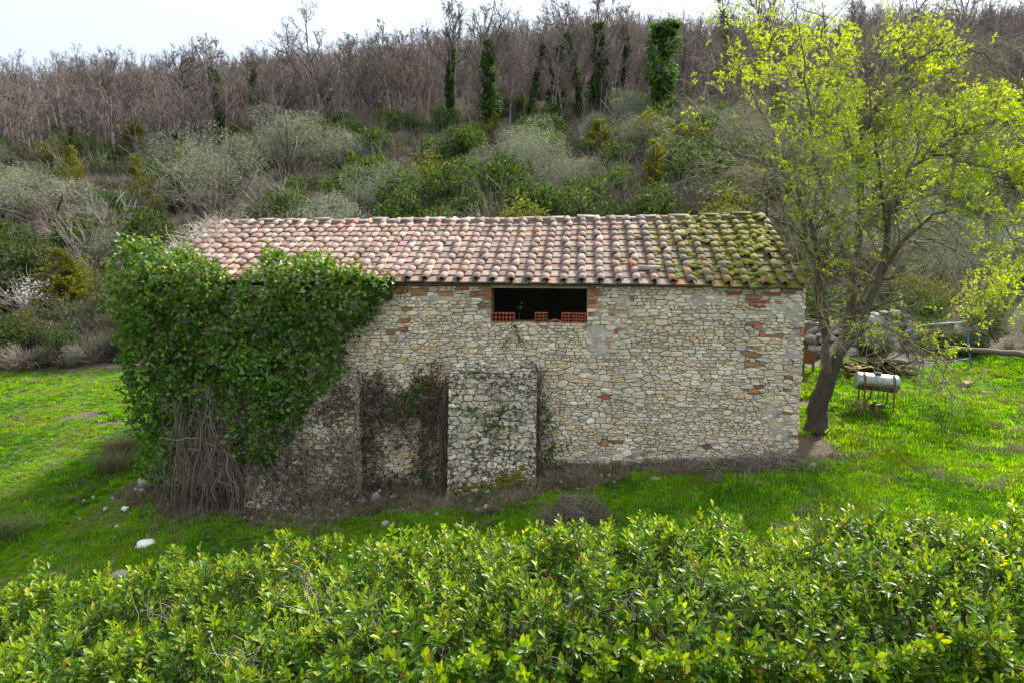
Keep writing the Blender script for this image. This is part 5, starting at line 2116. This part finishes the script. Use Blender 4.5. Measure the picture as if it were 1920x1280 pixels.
def twig(p, d, L, r, lv, droop):
    k = 5 if lv < 2 else 4
    pts = [p]
    q = d
    for _ in range(k - 1):
        q = norm(q + g.normal(0, .17, 3) + np.array([0, 0, droop]))
        pts.append(pts[-1] + q * L / (k - 1))
    pts = np.array(pts)
    qx, qy = proj(pts[-1])
    if qx < 1455 and 372 < qy < 600:
        return
    lich = g.random()
    col = BK * 1.15 if lich < .5 else (np.array((.25, .25, .185)) if lich < .85 else np.array((.30, .25, .08)))
    (mid_ if lv == 0 else fine).add(pts - off, np.maximum(r * np.linspace(1, .4, k), .0032), 5 if lv == 0 else 3, col * g.uniform(.75, 1.2))
    if lv >= 2:
        tw_pts.append(pts)
        return
    for _ in range((5, 5)[lv]):
        f = g.uniform(.25, 1)
        i = f * (k - 1)
        a = int(min(i, k - 2))
        pp = pts[a] + (pts[a + 1] - pts[a]) * (i - a)
        dd_ = norm(pts[a + 1] - pts[a])
        ax = norm(np.cross(dd_, g.normal(size=3)))
        an = R(g.uniform(20, 60))
        twig(pp, dd_ * math.cos(an) + ax * math.sin(an), L * g.uniform(.42, .72), r * .55, lv + 1, droop * 1.2)


for nm, L in limbs.items():
    P = np.array([at_y(a, b, Y) for a, b, Y, _ in L])
    rr = np.array([q[3] for q in L]) * (.92 if nm == 'trunk' else .68)
    # a finer, slightly crooked curve
    t = np.linspace(0, len(P) - 1, (len(P) - 1) * 3 + 1)
    Pi = np.column_stack([np.interp(t, np.arange(len(P)), P[:, c]) for c in range(3)])
    Pi[1:-1] = (Pi[:-2] + 2 * Pi[1:-1] + Pi[2:]) / 4
    ri = np.interp(t, np.arange(len(P)), rr)
    Pi[1:-1] += g.normal(0, .022, Pi[1:-1].shape)
    big.add(Pi - off, ri, 9 if nm in ('trunk', 'd', 'f', 'a') else 7, BK * (.38 if nm == 'trunk' else .75))
    if nm == 'trunk':
        continue
    n = int((9 if nm in 'finjpdah' else 6) + (4.8 if nm in 'finjpdah' else 3.4) * np.linalg.norm(np.diff(Pi, axis=0), axis=1).sum())
    for c in range(n):
        f = g.uniform(.12, 1.0)
        i = f * (len(Pi) - 1)
        a = int(min(i, len(Pi) - 2))
        pp = Pi[a] + (Pi[a + 1] - Pi[a]) * (i - a)
        dd_ = norm(Pi[a + 1] - Pi[a])
        ax = norm(np.cross(dd_, g.normal(size=3)))
        an = R(g.uniform(30, 75))
        drp = -.07 if pp[2] < 6.2 or pp[0] > 9.5 else .01
        twig(pp, dd_ * math.cos(an) + ax * math.sin(an), g.uniform(.7, 1.7) * (1.15 - .5 * f), max(.012, np.interp(i, np.arange(len(ri)), ri) * .38), 0, drp)
obj('trunk', bag_mesh('spring_tree_trunk', [big], M_BARK), tree)
obj('branches', bag_mesh('spring_tree_branches', [mid_], M_TWIG), tree)
obj('twigs', bag_mesh('spring_tree_twigs', [fine], M_TWIG), tree)
tp = np.array(tw_pts)
pr = leaf_p(tp[:, 2])
cl = fbm(tp[:, 2, 0] * 1.5 + tp[:, 2, 1] * .7, tp[:, 2, 2] * 1.5, 602, 2)
pr = 1.9 * pr ** 1.3 * (0.14 + 1.15 * sstep(.42, .58, cl))
keep = g.random(len(tp)) < np.clip(pr, 0, 1)
tp = tp[keep]
LPs, LAs, LTs = [], [], []
for k in range(11):
    f = g.uniform(.25, 1.0, len(tp)) * 3
    a = np.minimum(f.astype(int), 2)
    ar = np.arange(len(tp))
    c = tp[ar, a] + (tp[ar, a + 1] - tp[ar, a]) * (f - a)[:, None]
    d = norm(tp[:, 3] - tp[:, 0])
    LPs.append(c)
    LAs.append(norm(d * .5 + g.normal(0, .6, (len(tp), 3)) + np.array([0, 0, .25])))
    LTs.append(pal(((.31, .44, .010), (.37, .48, .012), (.24, .37, .010), (.43, .50, .025)), len(tp), .12))
LPs, LAs, LTs = np.concatenate(LPs), np.concatenate(LAs), np.concatenate(LTs)
mb = MB()
m = len(LPs)
leaves(mb, DIAMOND, LPs - off, LAs, norm(g.normal(0, .6, (m, 3)) + np.array([0, -.2, .8])), g.uniform(.055, .095, m), g.uniform(.026, .041, m), LTs)
M_SPRING = mat_leaf('spring_leaf', .45, .35, .5, (1.6, 1.5, .35), 0.0)
tag(obj('leaves', mb.mesh('spring_leaves', M_SPRING), tree), kind='stuff')
print('tree twigs', len(tw_pts), 'leaves', m)

# ================================================================== GRASS
g = np.random.default_rng(701)


def tuft(seed, n, h, r, cols, w=.010, bend=.35):
    q = np.random.default_rng(seed)
    az = q.uniform(0, 2 * np.pi, n)
    rr = r * np.sqrt(q.random(n))
    b = np.column_stack([np.cos(az) * rr, np.sin(az) * rr, np.full(n, -.02)])
    la = q.uniform(0, 2 * np.pi, n)
    ld = np.column_stack([np.cos(la), np.sin(la), np.zeros(n)])
    L = h * q.uniform(.55, 1.2, n)
    sd = np.column_stack([-np.sin(la), np.cos(la), np.zeros(n)]) * (w * q.uniform(.7, 1.3, n))[:, None]
    k1 = b + ld * (L * bend * .3)[:, None] + np.array([0, 0, 1]) * (L * .6)[:, None]
    k2 = b + ld * (L * bend * q.uniform(.7, 1.6, n))[:, None] + np.array([0, 0, 1]) * (L * .98)[:, None]
    V = np.stack([b - sd, b + sd, k1 + sd * .8, k1 - sd * .8, k2], 1).reshape(-1, 3)
    o5 = np.arange(n)[:, None] * 5
    mb = MB()
    mb.add(V, [np.array([[0, 1, 2, 3]]) + o5, np.array([[3, 2, 4]]) + o5], np.repeat(pal(cols, n, .15), 5, 0))
    return mb


GC = ((.115, .285, .003), (.140, .310, .003), (.095, .245, .003), (.165, .315, .004))
GV = (GC, ((.165, .28, .005), (.185, .28, .007), (.135, .24, .004)), ((.075, .205, .003), (.09, .225, .003), (.065, .175, .003)), GC)
GR = [tuft(710 + k, (34, 30, 40, 34)[k], (.11, .13, .12, .17)[k], .13, GV[k], (.010, .009, .013, .010)[k]).mesh('grass_tuft', M_GRASS) for k in range(4)]
GD = [tuft(720 + k, 26, .20, .10, ((.20, .16, .10), (.26, .22, .14), (.15, .12, .075)), .006, .7).mesh('dry_tuft', M_DRY) for k in range(2)]
n = 125000
y = 8.0 + 20 * g.random(n) ** 1.25
x = g.uniform(-1, 1, n) * (y * .80 + 2)
keep = g.random(n) < grass_at(x, y) * np.interp(y, [8, 16, 28], [1, .8, .5])
hh = hedge_top(x)
keep &= ~((y < 7.9) & (y > 5))
x, y = x[keep], y[keep]
z = ground(x, y) + (fbm(x * 1.2, y * 1.2, 33, 3) - 0.5) * 0.10
m = len(x)
lush = fbm(x * .55, y * .55, 702, 3)
sc = (.40 + 1.25 * np.clip(lush - .22, 0, 1)) * g.uniform(.75, 1.25, m)
sc = np.where((x > 2.5) & (y < 15), sc * 1.1, sc)
pn = fbm(x * .9, y * .9, 703, 3) + g.normal(0, .09, m)
idx = np.where(pn < .40, 2, np.where(pn < .56, np.where(g.random(m) < .6, 0, 3), 1))
dryp = np.where(x < -6, .045, .018) + .13 * sstep(.60, .72, fbm(x * .8 + 9, y * .8, 704, 3))
dd_ = g.random(m) < dryp
idx = np.where(dd_, 4 + g.integers(0, 2, m), idx)
print('grass tufts', m)
o = gn_scatter('grass', np.column_stack([x, y, z - .01]), np.column_stack([g.normal(0, .12, m), g.normal(0, .12, m), g.uniform(0, 6.28, m)]), sc, idx, GR + GD)
tag(o, 'bright green spring grass of the meadow', kind='stuff')

# dry litter along the foot of the wall and around the scrub
LIT = [bag_mesh('litter', [twig_bush(730 + k, .45, 1.5, 26, .006, ((.25, .20, .165), (.20, .155, .125))[k], 3)], M_TWIG) for k in range(2)] + [GD[0], GD[1], GR[2]]
n = 5200
s_, yl = g.uniform(-10, 7.2, n), -g.random(n) ** 1.1 * 3.4
W = b2w(s_, yl, yl * 0)
x, y = W[:, 0], W[:, 1]
keep = (g.random(n) < dirt(x, y)) & ~((s_ > b_s0 - .1) & (s_ < b_s1 + .1) & (yl > -.6))
x, y = x[keep], y[keep]
m = len(x)
z = ground(x, y)
idx = g.choice(5, m, p=[.24, .20, .22, .20, .14])
sc = np.where(idx < 2, g.uniform(.25, .75, m), g.uniform(.5, 1.1, m))
o = gn_scatter('dry_litter', np.column_stack([x, y, z]), np.column_stack([g.normal(0, .25, m), g.normal(0, .25, m), g.uniform(0, 6.28, m)]), sc, idx, LIT)
tag(o, 'dead stems, straw and litter along the foot of the wall', kind='stuff')

# ================================================================== STONES, BRUSHWOOD
def rock_mesh(seed, sx, sy, sz, mat, t, angular=.16):
    q = np.random.default_rng(seed)
    V, Fl = [], []
    nb, na = 6, 10
    for b in range(1, nb):
        th = math.pi * b / nb
        for a in range(na):
            ph = 2 * math.pi * a / na
            V.append((math.sin(th) * math.cos(ph), math.sin(th) * math.sin(ph), math.cos(th)))
    V += [(0, 0, 1), (0, 0, -1)]
    V = np.array(V)
    # flatten against random planes for a broken look
    for _ in range(9):
        nrm = norm(q.normal(size=3))
        c = q.uniform(.62, .9)
        dd__ = V @ nrm
        V = V - np.maximum(dd__ - c, 0)[:, None] * nrm
    V = V * (1 + q.normal(0, angular * .25, (len(V), 1)))
    T = (nb - 1) * na
    quads = [[r * na + i, (r + 1) * na + i, (r + 1) * na + (i + 1) % na, r * na + (i + 1) % na] for r in range(nb - 2) for i in range(na)]
    tris = [[T, i, (i + 1) % na] for i in range(na)] + [[(nb - 2) * na + (i + 1) % na, (nb - 2) * na + i, T + 1] for i in range(na)]
    mb = MB()
    mb.add(V * np.array([sx, sy, sz]), [np.array(quads), np.array(tris)], t)
    return mb.mesh('rock', mat, False)


rock_rows = [
    (1402, 890, 60, 34, .7, (.105, .086, .072), 'big dark brown boulder under the wall, widest of the ones near its right end'),
    (1341, 906, 34, 26, .8, (.12, .10, .088), 'rounded boulder just left of the widest one at the wall foot'),
    (1523, 879, 18, 16, .8, (.55, .53, .50), 'pale stone on the grass edge before the barn corner'),
    (1498, 868, 13, 10, .7, (.45, .42, .39), 'small stone in the brambles below the barn corner'),
    (272, 1027, 32, 20, .35, (.66, .65, .63), 'flat white slab of stone lying in the grass on the left'),
    (235, 956, 16, 9, .5, (.66, .65, .63), 'small white block in the grass above the flat white slab'),
    (226, 1088, 36, 20, .35, (.42, .37, .30), 'tan flat stone half hidden by the hedge top'),
    (272, 908, 22, 18, .8, (.52, .48, .41), 'cream boulder at the foot of the ivy corner'),
    (257, 922, 12, 10, .8, (.52, .50, .46), 'small stone below the cream boulder by the ivy'),
    (268, 924, 14, 10, .7, (.50, .48, .44), 'grey stone beside the small one by the ivy corner'),
    (240, 996, 11, 6, .6, (.46, .45, .43), 'small white stone between the white slab and the white block'),
    (198, 956, 9, 7, .7, (.50, .49, .47), 'little grey stone left of the white block'),
    (706, 938, 26, 20, .7, (.42, .38, .35), 'grey stone heap piece under the recess, beside the creeper'),
    (676, 944, 18, 12, .7, (.44, .41, .38), 'stone at the corner of the half buried buttress'),
    (740, 934, 20, 10, .6, (.47, .45, .42), 'flat pale stone at the foot of the recess'),
    (818, 968, 14, 9, .6, (.45, .43, .40), 'pale stone in the grass left of the mossy buttress foot'),
    (865, 990, 16, 9, .6, (.42, .40, .37), 'grey stone close behind the hedge in the middle'),
    (722, 985, 18, 13, .7, (.40, .34, .32), 'brownish stone behind the hedge under the recess'),
    (978, 948, 14, 7, .4, (.38, .22, .13), 'flat reddish piece of tile in the grass by the pale buttress'),
    (1230, 905, 22, 16, .7, (.36, .32, .29), 'dull stone at the wall foot right of the brushwood heap'),
]
for k, (px, py, wp, hp, _, t, label) in enumerate(rock_rows):
    p = ground_hit(px, py)
    dist = np.linalg.norm(p - CAM)
    w = wp / FPX * dist
    h = hp / FPX * dist
    flat = 'flat' in label
    if t[0] < .6:
        t = tuple(c * .6 for c in t)
    o = obj('loose_stone' if w < .4 else 'boulder', rock_mesh(800 + k, w * .52, w * .42, h * (.5 if flat else .62), M_ROCK, t))
    o.location = (p[0], p[1], float(ground(p[0], p[1])) + h * (.22 if not flat else .3))
    o.rotation_euler = (g.normal(0, .12), g.normal(0, .12), g.uniform(0, 6.28))
    tag(o, label, 'stone', 'stones lying round the barn')
n = 420
s_, yl = g.uniform(-9.8, 6.8, n), -g.random(n) * 3.0 - .05
W = b2w(s_, yl, yl * 0)
keep = g.random(n) < dirt(W[:, 0], W[:, 1])
W = W[keep]
RK = [rock_mesh(860 + k, .07, .055, .05, M_ROCK, ((.30, .27, .24), (.38, .36, .32), (.26, .23, .20), (.30, .19, .13))[k]) for k in range(4)]
m = len(W)
extra = np.array([ground_hit(g.normal(190, 60), g.normal(985, 38)) for _ in range(12)] + [ground_hit(g.normal(235, 40), g.normal(925, 25)) for _ in range(7)])
W = np.concatenate([W, extra])
m = len(W)
o = gn_scatter('rubble', np.column_stack([W[:, 0], W[:, 1], ground(W[:, 0], W[:, 1]) + .02]), g.uniform(0, 6.28, (m, 3)), g.uniform(.3, 1.0, m), g.choice(4, m, p=[.35, .35, .2, .1]), RK)
tag(o, 'scattered small rubble in the soil and grass', kind='stuff')

# heap of purple brown brushwood behind the hedge
p = ground_hit(1085, 985)
e = empty('brushwood_heap', (p[0], p[1], float(ground(p[0], p[1]))), 0, 'rounded heap of purplish dead twigs just behind the hedge', 'brushwood')
bag = TubeBag()
for _ in range(650):
    az, rr = g.uniform(0, 6.28), .66 * math.sqrt(g.random())
    q = np.array([math.cos(az) * rr, math.sin(az) * rr * .8, g.uniform(0, .62) * (1 - (rr / .72) ** 2) + .02])
    d = norm(np.array([g.normal(), g.normal(), g.normal(0, .5)]))
    P = [q]
    for _ in range(4):
        d = norm(d + g.normal(0, .3, 3))
        P.append(P[-1] + d * g.uniform(.05, .11))
    bag.add(np.array(P), .0055 * np.linspace(1, .5, 5), 3, np.array((.20, .15, .14)) * g.uniform(.65, 1.35))
obj('twigs', bag_mesh('brushwood_twigs', [bag], M_TWIG), e)
e = empty('dead_bramble', ground_hit(1460, 880), 0, 'tangle of dead bramble stems along the foot of the barn corner', 'bramble')
bag = TubeBag()
for _ in range(520):
    q = np.array([g.normal(0, .75), g.normal(0, .25), abs(g.normal(0, .16))])
    d = norm(np.array([g.normal(), g.normal(), g.normal(.1, .5)]))
    P = [q]
    for _ in range(5):
        d = norm(d + g.normal(0, .3, 3) + np.array([0, 0, -.05]))
        P.append(P[-1] + d * g.uniform(.05, .13))
    bag.add(np.array(P), .005 * np.linspace(1, .5, 6), 3, np.array((.24, .19, .16)) * g.uniform(.6, 1.25))
obj('stems', bag_mesh('bramble_stems', [bag], M_TWIG), e)

# tall dry grass hummocks at the left of the ivy
for k, (px, py, w, label) in enumerate(((215, 880, .8, 'grey brown dry grass hummock by the ivy corner'), (225, 850, .7, 'dry grass hummock nearest the ivy corner, above the grey brown one'), (15, 1010, .9, 'tall grey green grass tussock cut by the picture edge'))):
    p = ground_hit(px, py)
    e = obj('grass_tussock', tuft(750 + k, 420, .50, w * .5, ((.22, .19, .11), (.13, .16, .05), (.27, .23, .15)) if k < 2 else ((.12, .20, .04), (.17, .19, .07)), .006, 1.0).mesh('grass_tussock', M_DRY))
    e.location = (p[0], p[1], float(ground(p[0], p[1])))
    tag(e, label, 'grass tussock', 'tussocks in the left meadow')

# ================================================================== THE CORNER WITH THE TANK AND THE SCRAP
g = np.random.default_rng(901)
# steel tank on a rusty stand
pt = ground_hit(1640, 768)
gz = float(ground(pt[0], pt[1]))
tank = empty('steel_tank', (pt[0], pt[1], gz), R(-6), 'dented steel drum tank tilted on a rusty iron stand in the grass', 'tank')
tank_len, tank_r, tank_z = 0.96, .215, .70
ax = norm(np.array([1, -.10, -.075]))
c0 = np.array([0, 0, tank_z])
mb = MB()
ts = np.array([-.5, -.495, -.46, -.30, -.12, .05, .25, .46, .495, .5])
rs = np.array([.80, .95, 1.0, 1.0, .997, 1.003, .998, 1.0, .95, .80]) * tank_r
P = c0 + ax[None] * (ts * tank_len)[:, None]
tubes(mb, P, rs, 28, (1, 1, 1))
o = obj('drum', mb.mesh('drum', M_STEEL, False), tank)
for pl in o.data.polygons:
    pl.use_smooth = len(pl.vertices) == 4
side = norm(np.cross(ax, [0, 0, 1]))
upd = np.cross(side, ax)
for f in (-.34, .36):
    cc = c0 + ax * f * tank_len
    a = np.linspace(0, 2 * np.pi, 29)[:-1]
    V = []
    for rr_, oo in ((tank_r + .004, -.028), (tank_r + .012, -.028), (tank_r + .012, .028), (tank_r + .004, .028)):
        V.append(cc + ax * oo + np.cos(a)[:, None] * side * rr_ + np.sin(a)[:, None] * upd * rr_)
    V = np.concatenate(V)
    n = 28
    F = [[k * n + i, k * n + (i + 1) % n, ((k + 1) % 4) * n + (i + 1) % n, ((k + 1) % 4) * n + i] for k in range(4) for i in range(n)]
    mb = MB()
    mb.add(V, [F])
    obj('strap', mb.mesh('strap', M_RUST), tank)
    for sg in (-1, 1):
        mb = MB()
        top = cc + side * sg * (tank_r + .005) + np.array([0, 0, -.05])
        w = b2w(0, 0, 0) * 0 + np.array([pt[0], pt[1], 0]) + np.array([top[0], top[1], 0])
        bot = np.array([top[0], top[1], float(ground(w[0], w[1])) - gz - .08]) + side * sg * .05
        tubes(mb, np.array([top, bot]), np.array([.021, .021]), 4)
        obj('leg', mb.mesh('leg', M_RUST), tank)
for sg in (-1, 1):
    mb = MB()
    a_, b_ = c0 - ax * .37 * tank_len, c0 + ax * .39 * tank_len
    tubes(mb, np.array([a_ + side * sg * (tank_r + .02) - np.array([0, 0, .06]), b_ + side * sg * (tank_r + .02) - np.array([0, 0, .06])]), np.array([.02, .02]), 4)
    obj('rail', mb.mesh('rail', M_RUST), tank)
mb = MB()
tubes(mb, np.array([c0 + upd * (tank_r - .02), c0 + upd * (tank_r + .03)]), np.array([.10, .095]), 16)
tubes(mb, np.array([c0 + upd * (tank_r + .03), c0 + upd * (tank_r + .045)]), np.array([.055, .04]), 12)
obj('filler_cap', mb.mesh('filler_cap', M_DARK), tank)
mb = MB()
lo = c0 - np.array([0, 0, tank_r])
P = np.array([lo + np.array([-.10, 0, .02]), lo + np.array([-.12, 0, -.14]), lo + np.array([-.22, 0, -.30]), lo + np.array([-.20, 0, -.42]), lo + np.array([-.05, 0, -.42])])
tubes(mb, P, np.full(5, .016), 6)
obj('hose', mb.mesh('pump_hose', M_DARK), tank)
for dx in (.06, .19):
    mb = MB()
    tubes(mb, np.array([lo + np.array([dx, 0, .02]), lo + np.array([dx, .02, -.2]), lo + np.array([dx - .02, .03, -.40])]), np.full(3, .011), 6)
    obj('hose', mb.mesh('green_hose', M_GHOSE), tank)
pump = empty('pump', (pt[0] + .02, pt[1] - .05, gz), R(10), 'small dark pump on the ground under the steel tank', 'pump')
for nm, a_, b_, r_ in (('motor', (-.02, 0, .10), (.16, 0, .10), .07), ('housing', (-.12, 0, .09), (-.03, 0, .09), .085), ('outlet', (-.075, 0, .15), (-.075, 0, .23), .025)):
    mb = MB()
    tubes(mb, np.array([a_, b_]), np.array([r_, r_]), 14)
    obj(nm, mb.mesh(nm, M_DARK), pump)
mb = MB()
mb.box((.03, 0, .015), (.30, .14, .03))
obj('base', mb.mesh('pump_base', M_DARK), pump)

# coiled tan hose in front of the scrap heap
p = ground_hit(1598, 706)
gzc = float(ground(p[0], p[1]))
mb = MB()
t = np.linspace(0, 1, 90)
P = np.column_stack([np.cos(t * 19) * (.38 + .05 * np.sin(t * 31)) + .25 * np.sin(t * 3), np.sin(t * 19) * (.3 + .04 * np.cos(t * 23)), .10 + .22 * np.abs(np.sin(t * 5)) * (t > .3) + .03 * np.sin(t * 40)])
tubes(mb, P, np.full(90, .014), 6)
o = obj('garden_hose', mb.mesh('garden_hose', M_HOSE, True))
o.location = (p[0], p[1], gzc)
tag(o, 'loosely coiled tan hose between the tree and the steel tank', 'hose')

# blue bent pipe frame
gb = ground_hit(1725, 697)
Yb = gb[1]
fr = empty('pipe_frame', (gb[0], gb[1], float(ground(gb[0], gb[1]))), 0, 'blue painted bent pipe frame standing before the rubble heap', 'frame')
off = np.array(fr.location)


def pipe(name, pts, r=.024):
    P = np.array([at_y(a, b, Y) for a, b, Y in pts]) - off
    t = np.linspace(0, len(P) - 1, (len(P) - 1) * 4 + 1)
    Pi = np.column_stack([np.interp(t, np.arange(len(P)), P[:, c]) for c in range(3)])
    Pi[1:-1] = (Pi[:-2] + 2 * Pi[1:-1] + Pi[2:]) / 4
    Pi[1:-1] = (Pi[:-2] + 2 * Pi[1:-1] + Pi[2:]) / 4
    mb = MB()
    tubes(mb, Pi, np.full(len(Pi), r), 8)
    obj(name, mb.mesh(name, M_BLUE, True), fr)


pipe('hoop', [(1726, 704, Yb), (1716, 660, Yb), (1711, 628, Yb), (1716, 612, Yb), (1740, 609, Yb + .1), (1790, 606, Yb + .2), (1806, 605, Yb + .3), (1813, 614, Yb + .3), (1816, 650, Yb + .3), (1822, 692, Yb + .3)])
pipe('brace', [(1700, 668, Yb + .5), (1706, 650, Yb + .3), (1714, 634, Yb)])
pipe('leg', [(1706, 690, Yb + .9), (1703, 660, Yb + .9), (1712, 632, Yb)], .02)
pipe('rail', [(1704, 680, Yb + .8), (1760, 680, Yb + .7), (1817, 672, Yb + .5)], .016)

# rubble heap / collapsed dry wall behind the frame
ph = ground_hit(1690, 672)
heap = empty('rubble_wall', (ph[0], ph[1], float(ground(ph[0], ph[1]))), 0, 'collapsed dry stone wall behind the blue pipe frame', 'wall')
off = np.array(heap.location)
RM = [rock_mesh(870 + k, .26, .20, .14, M_ROCK, ((.26, .24, .22), (.20, .19, .17), (.33, .31, .28), (.17, .16, .14), (.24, .21, .17))[k]) for k in range(5)]
for k in range(120):
    u = g.uniform(-1, 1)
    lay = g.random() ** 1.3
    xx = ph[0] + u * 2.3
    yy = ph[1] + .9 + lay * .9 + g.normal(0, .15)
    zz = float(ground(xx, yy)) - .05 + lay * 1.05 * (1 - .35 * u * u)
    o = obj('stone', RM[g.integers(5)], heap)
    o.location = (xx - off[0], yy - off[1], zz - off[2])
    o.rotation_euler = (g.normal(0, .3), g.normal(0, .3), g.uniform(0, 6.28))
    s_ = g.uniform(.55, 1.3)
    o.scale = (s_, s_, s_ * g.uniform(.7, 1.1))
core_ = MB()
for u in np.linspace(-2.1, 2.1, 9):
    xx, yy = ph[0] + u, ph[1] + 1.9
    core_.box((u, 1.9, float(ground(xx, yy)) - off[2] + .25), (.7, .9, .8), tint=(.16, .14, .12), jit=.1)
obj('fill', core_.mesh('wall_fill', M_ROCK), heap)

# grey boards leaning on the rubble wall
for k, (x0, y0, x1, y1, w, label) in enumerate(((1607, 648, 1622, 600, .15, 'pale weathered board leaning on the rubble, nearest the tree'), (1632, 640, 1634, 610, .14, 'short grey board leaning beside the pale one'), (1668, 598, 1702, 668, .09, 'dark grey plank sloping down towards the blue frame'))):
    a_, b_ = at_y(x0, y0, ph[1] + .4), at_y(x1, y1, ph[1] + .7)
    d = b_ - a_
    mb = MB()
    L_ = np.linalg.norm(d)
    xv = d / L_
    yv = norm(np.cross([0, .9, .4], xv))
    zv = np.cross(xv, yv)
    mb.box((0, 0, 0), (L_, w, .035), np.column_stack([xv, yv, zv]), jit=.008)
    o = obj('plank', mb.mesh('plank', M_WOOD))
    o.location = (a_ + b_) / 2
    tag(o, label, 'plank', 'old boards on the rubble')
# long grey pole lying on the bank at the right
a_, b_ = at_y(1775, 652, 19.6), at_y(1960, 668, 18.6)
mb = MB()
t = np.linspace(0, 1, 8)
P = a_ + (b_ - a_) * t[:, None] + g.normal(0, .02, (8, 3))
tubes(mb, P - a_, np.linspace(.065, .09, 8), 8, (.20, .175, .15))
o = obj('wooden_pole', mb.mesh('wooden_pole', M_WOOD, True))
o.location = a_
tag(o, 'long grey wooden pole lying across the bank at the picture edge', 'pole')

# stack of old roof tiles and firewood behind the tank
pw = ground_hit(1655, 706)
ws = empty('tile_pile', (pw[0], pw[1] + .2, float(ground(pw[0], pw[1]))), 0, 'untidy pile of old clay tiles and rotten wood behind the steel tank', 'tile pile')
me_old = mk_mesh('old_tile', COVER[0], COVER[1], M_TILE_O, None, True)
for k in range(46):
    o = obj('clay_tile', me_old, ws)
    lay = k // 16
    o.location = (g.uniform(-1.1, 1.1) * (1 - .2 * lay), g.uniform(-.25, .35), .04 + lay * .10 + g.uniform(-.02, .04))
    o.rotation_euler = (g.normal(0, .3), g.normal(0, .35), g.uniform(0, 6.28))
    o.color = (*(np.array([(.11, .066, .05), (.08, .056, .045), (.13, .08, .058)][g.integers(3)]) * g.uniform(.7, 1.1)), 1)
for k in range(16):
    mb = MB()
    L_ = g.uniform(.4, 1.1)
    tubes(mb, np.array([[-L_ / 2, 0, 0], [0, .02, .02], [L_ / 2, 0, 0]]), np.array([.03, .035, .025]) * g.uniform(.7, 1.3), 6, np.array((.085, .06, .048)) * g.uniform(.7, 1.2))
    o = obj('log', mb.mesh('log', M_BARK), ws)
    o.location = (g.uniform(-1.1, 1.1), g.uniform(-.2, .4), .25 + g.uniform(-.1, .14))
    o.rotation_euler = (g.normal(0, .2), g.normal(0, .25), g.uniform(-.9, .9))
# split logs on the grass further right
for k, (px, py, w, h, c, label) in enumerate(((1812, 724, .34, .16, (.34, .20, .13), 'brown block of split wood lying in the grass right of the tank'), (1770, 716, .28, .06, (.45, .33, .18), 'flat tan piece of wood in the grass near the brown block'), (1850, 738, .24, .08, (.48, .33, .20), 'tan wood chip farthest right in the grass'), (1834, 711, .26, .08, (.28, .25, .22), 'grey stub of wood behind the brown block'))):
    p = ground_hit(px, py)
    mb = MB()
    tubes(mb, np.array([[-w * .6, 0, 0], [w * .6, .02, .01]]), np.array([h * .55, h * .5]), 7, c)
    o = obj('firewood', mb.mesh('firewood', M_BARK))
    o.location = (p[0], p[1], float(ground(p[0], p[1])) + h * .4)
    o.rotation_euler = (0, 0, g.uniform(-.7, .7))
    tag(o, label, 'firewood', 'pieces of wood in the right meadow')
# rusty machine part between wall and tree
p = ground_hit(1528, 712)
rm = empty('rusty_bin', (p[0] + .05, p[1] + .6, float(ground(p[0], p[1] + .6))), R(12), 'rusty brown sheet metal bin half hidden between barn corner and trunk', 'bin')
mb = MB()
tubes(mb, np.array([[0, 0, .28], [.02, 0, .62], [.03, 0, .66]]), np.array([.17, .23, .24]), 12)
obj('hopper', mb.mesh('hopper', M_RUST), rm)
for dx in (-.15, .17):
    mb = MB()
    mb.box((dx, 0, .16), (.05, .05, .36), jit=.004)
    obj('leg', mb.mesh('bin_leg', M_RUST), rm)
mb = MB()
mb.box((0, -.02, -.01), (.7, .25, .05), jit=.01)
obj('board', mb.mesh('bin_board', M_WOOD), rm)
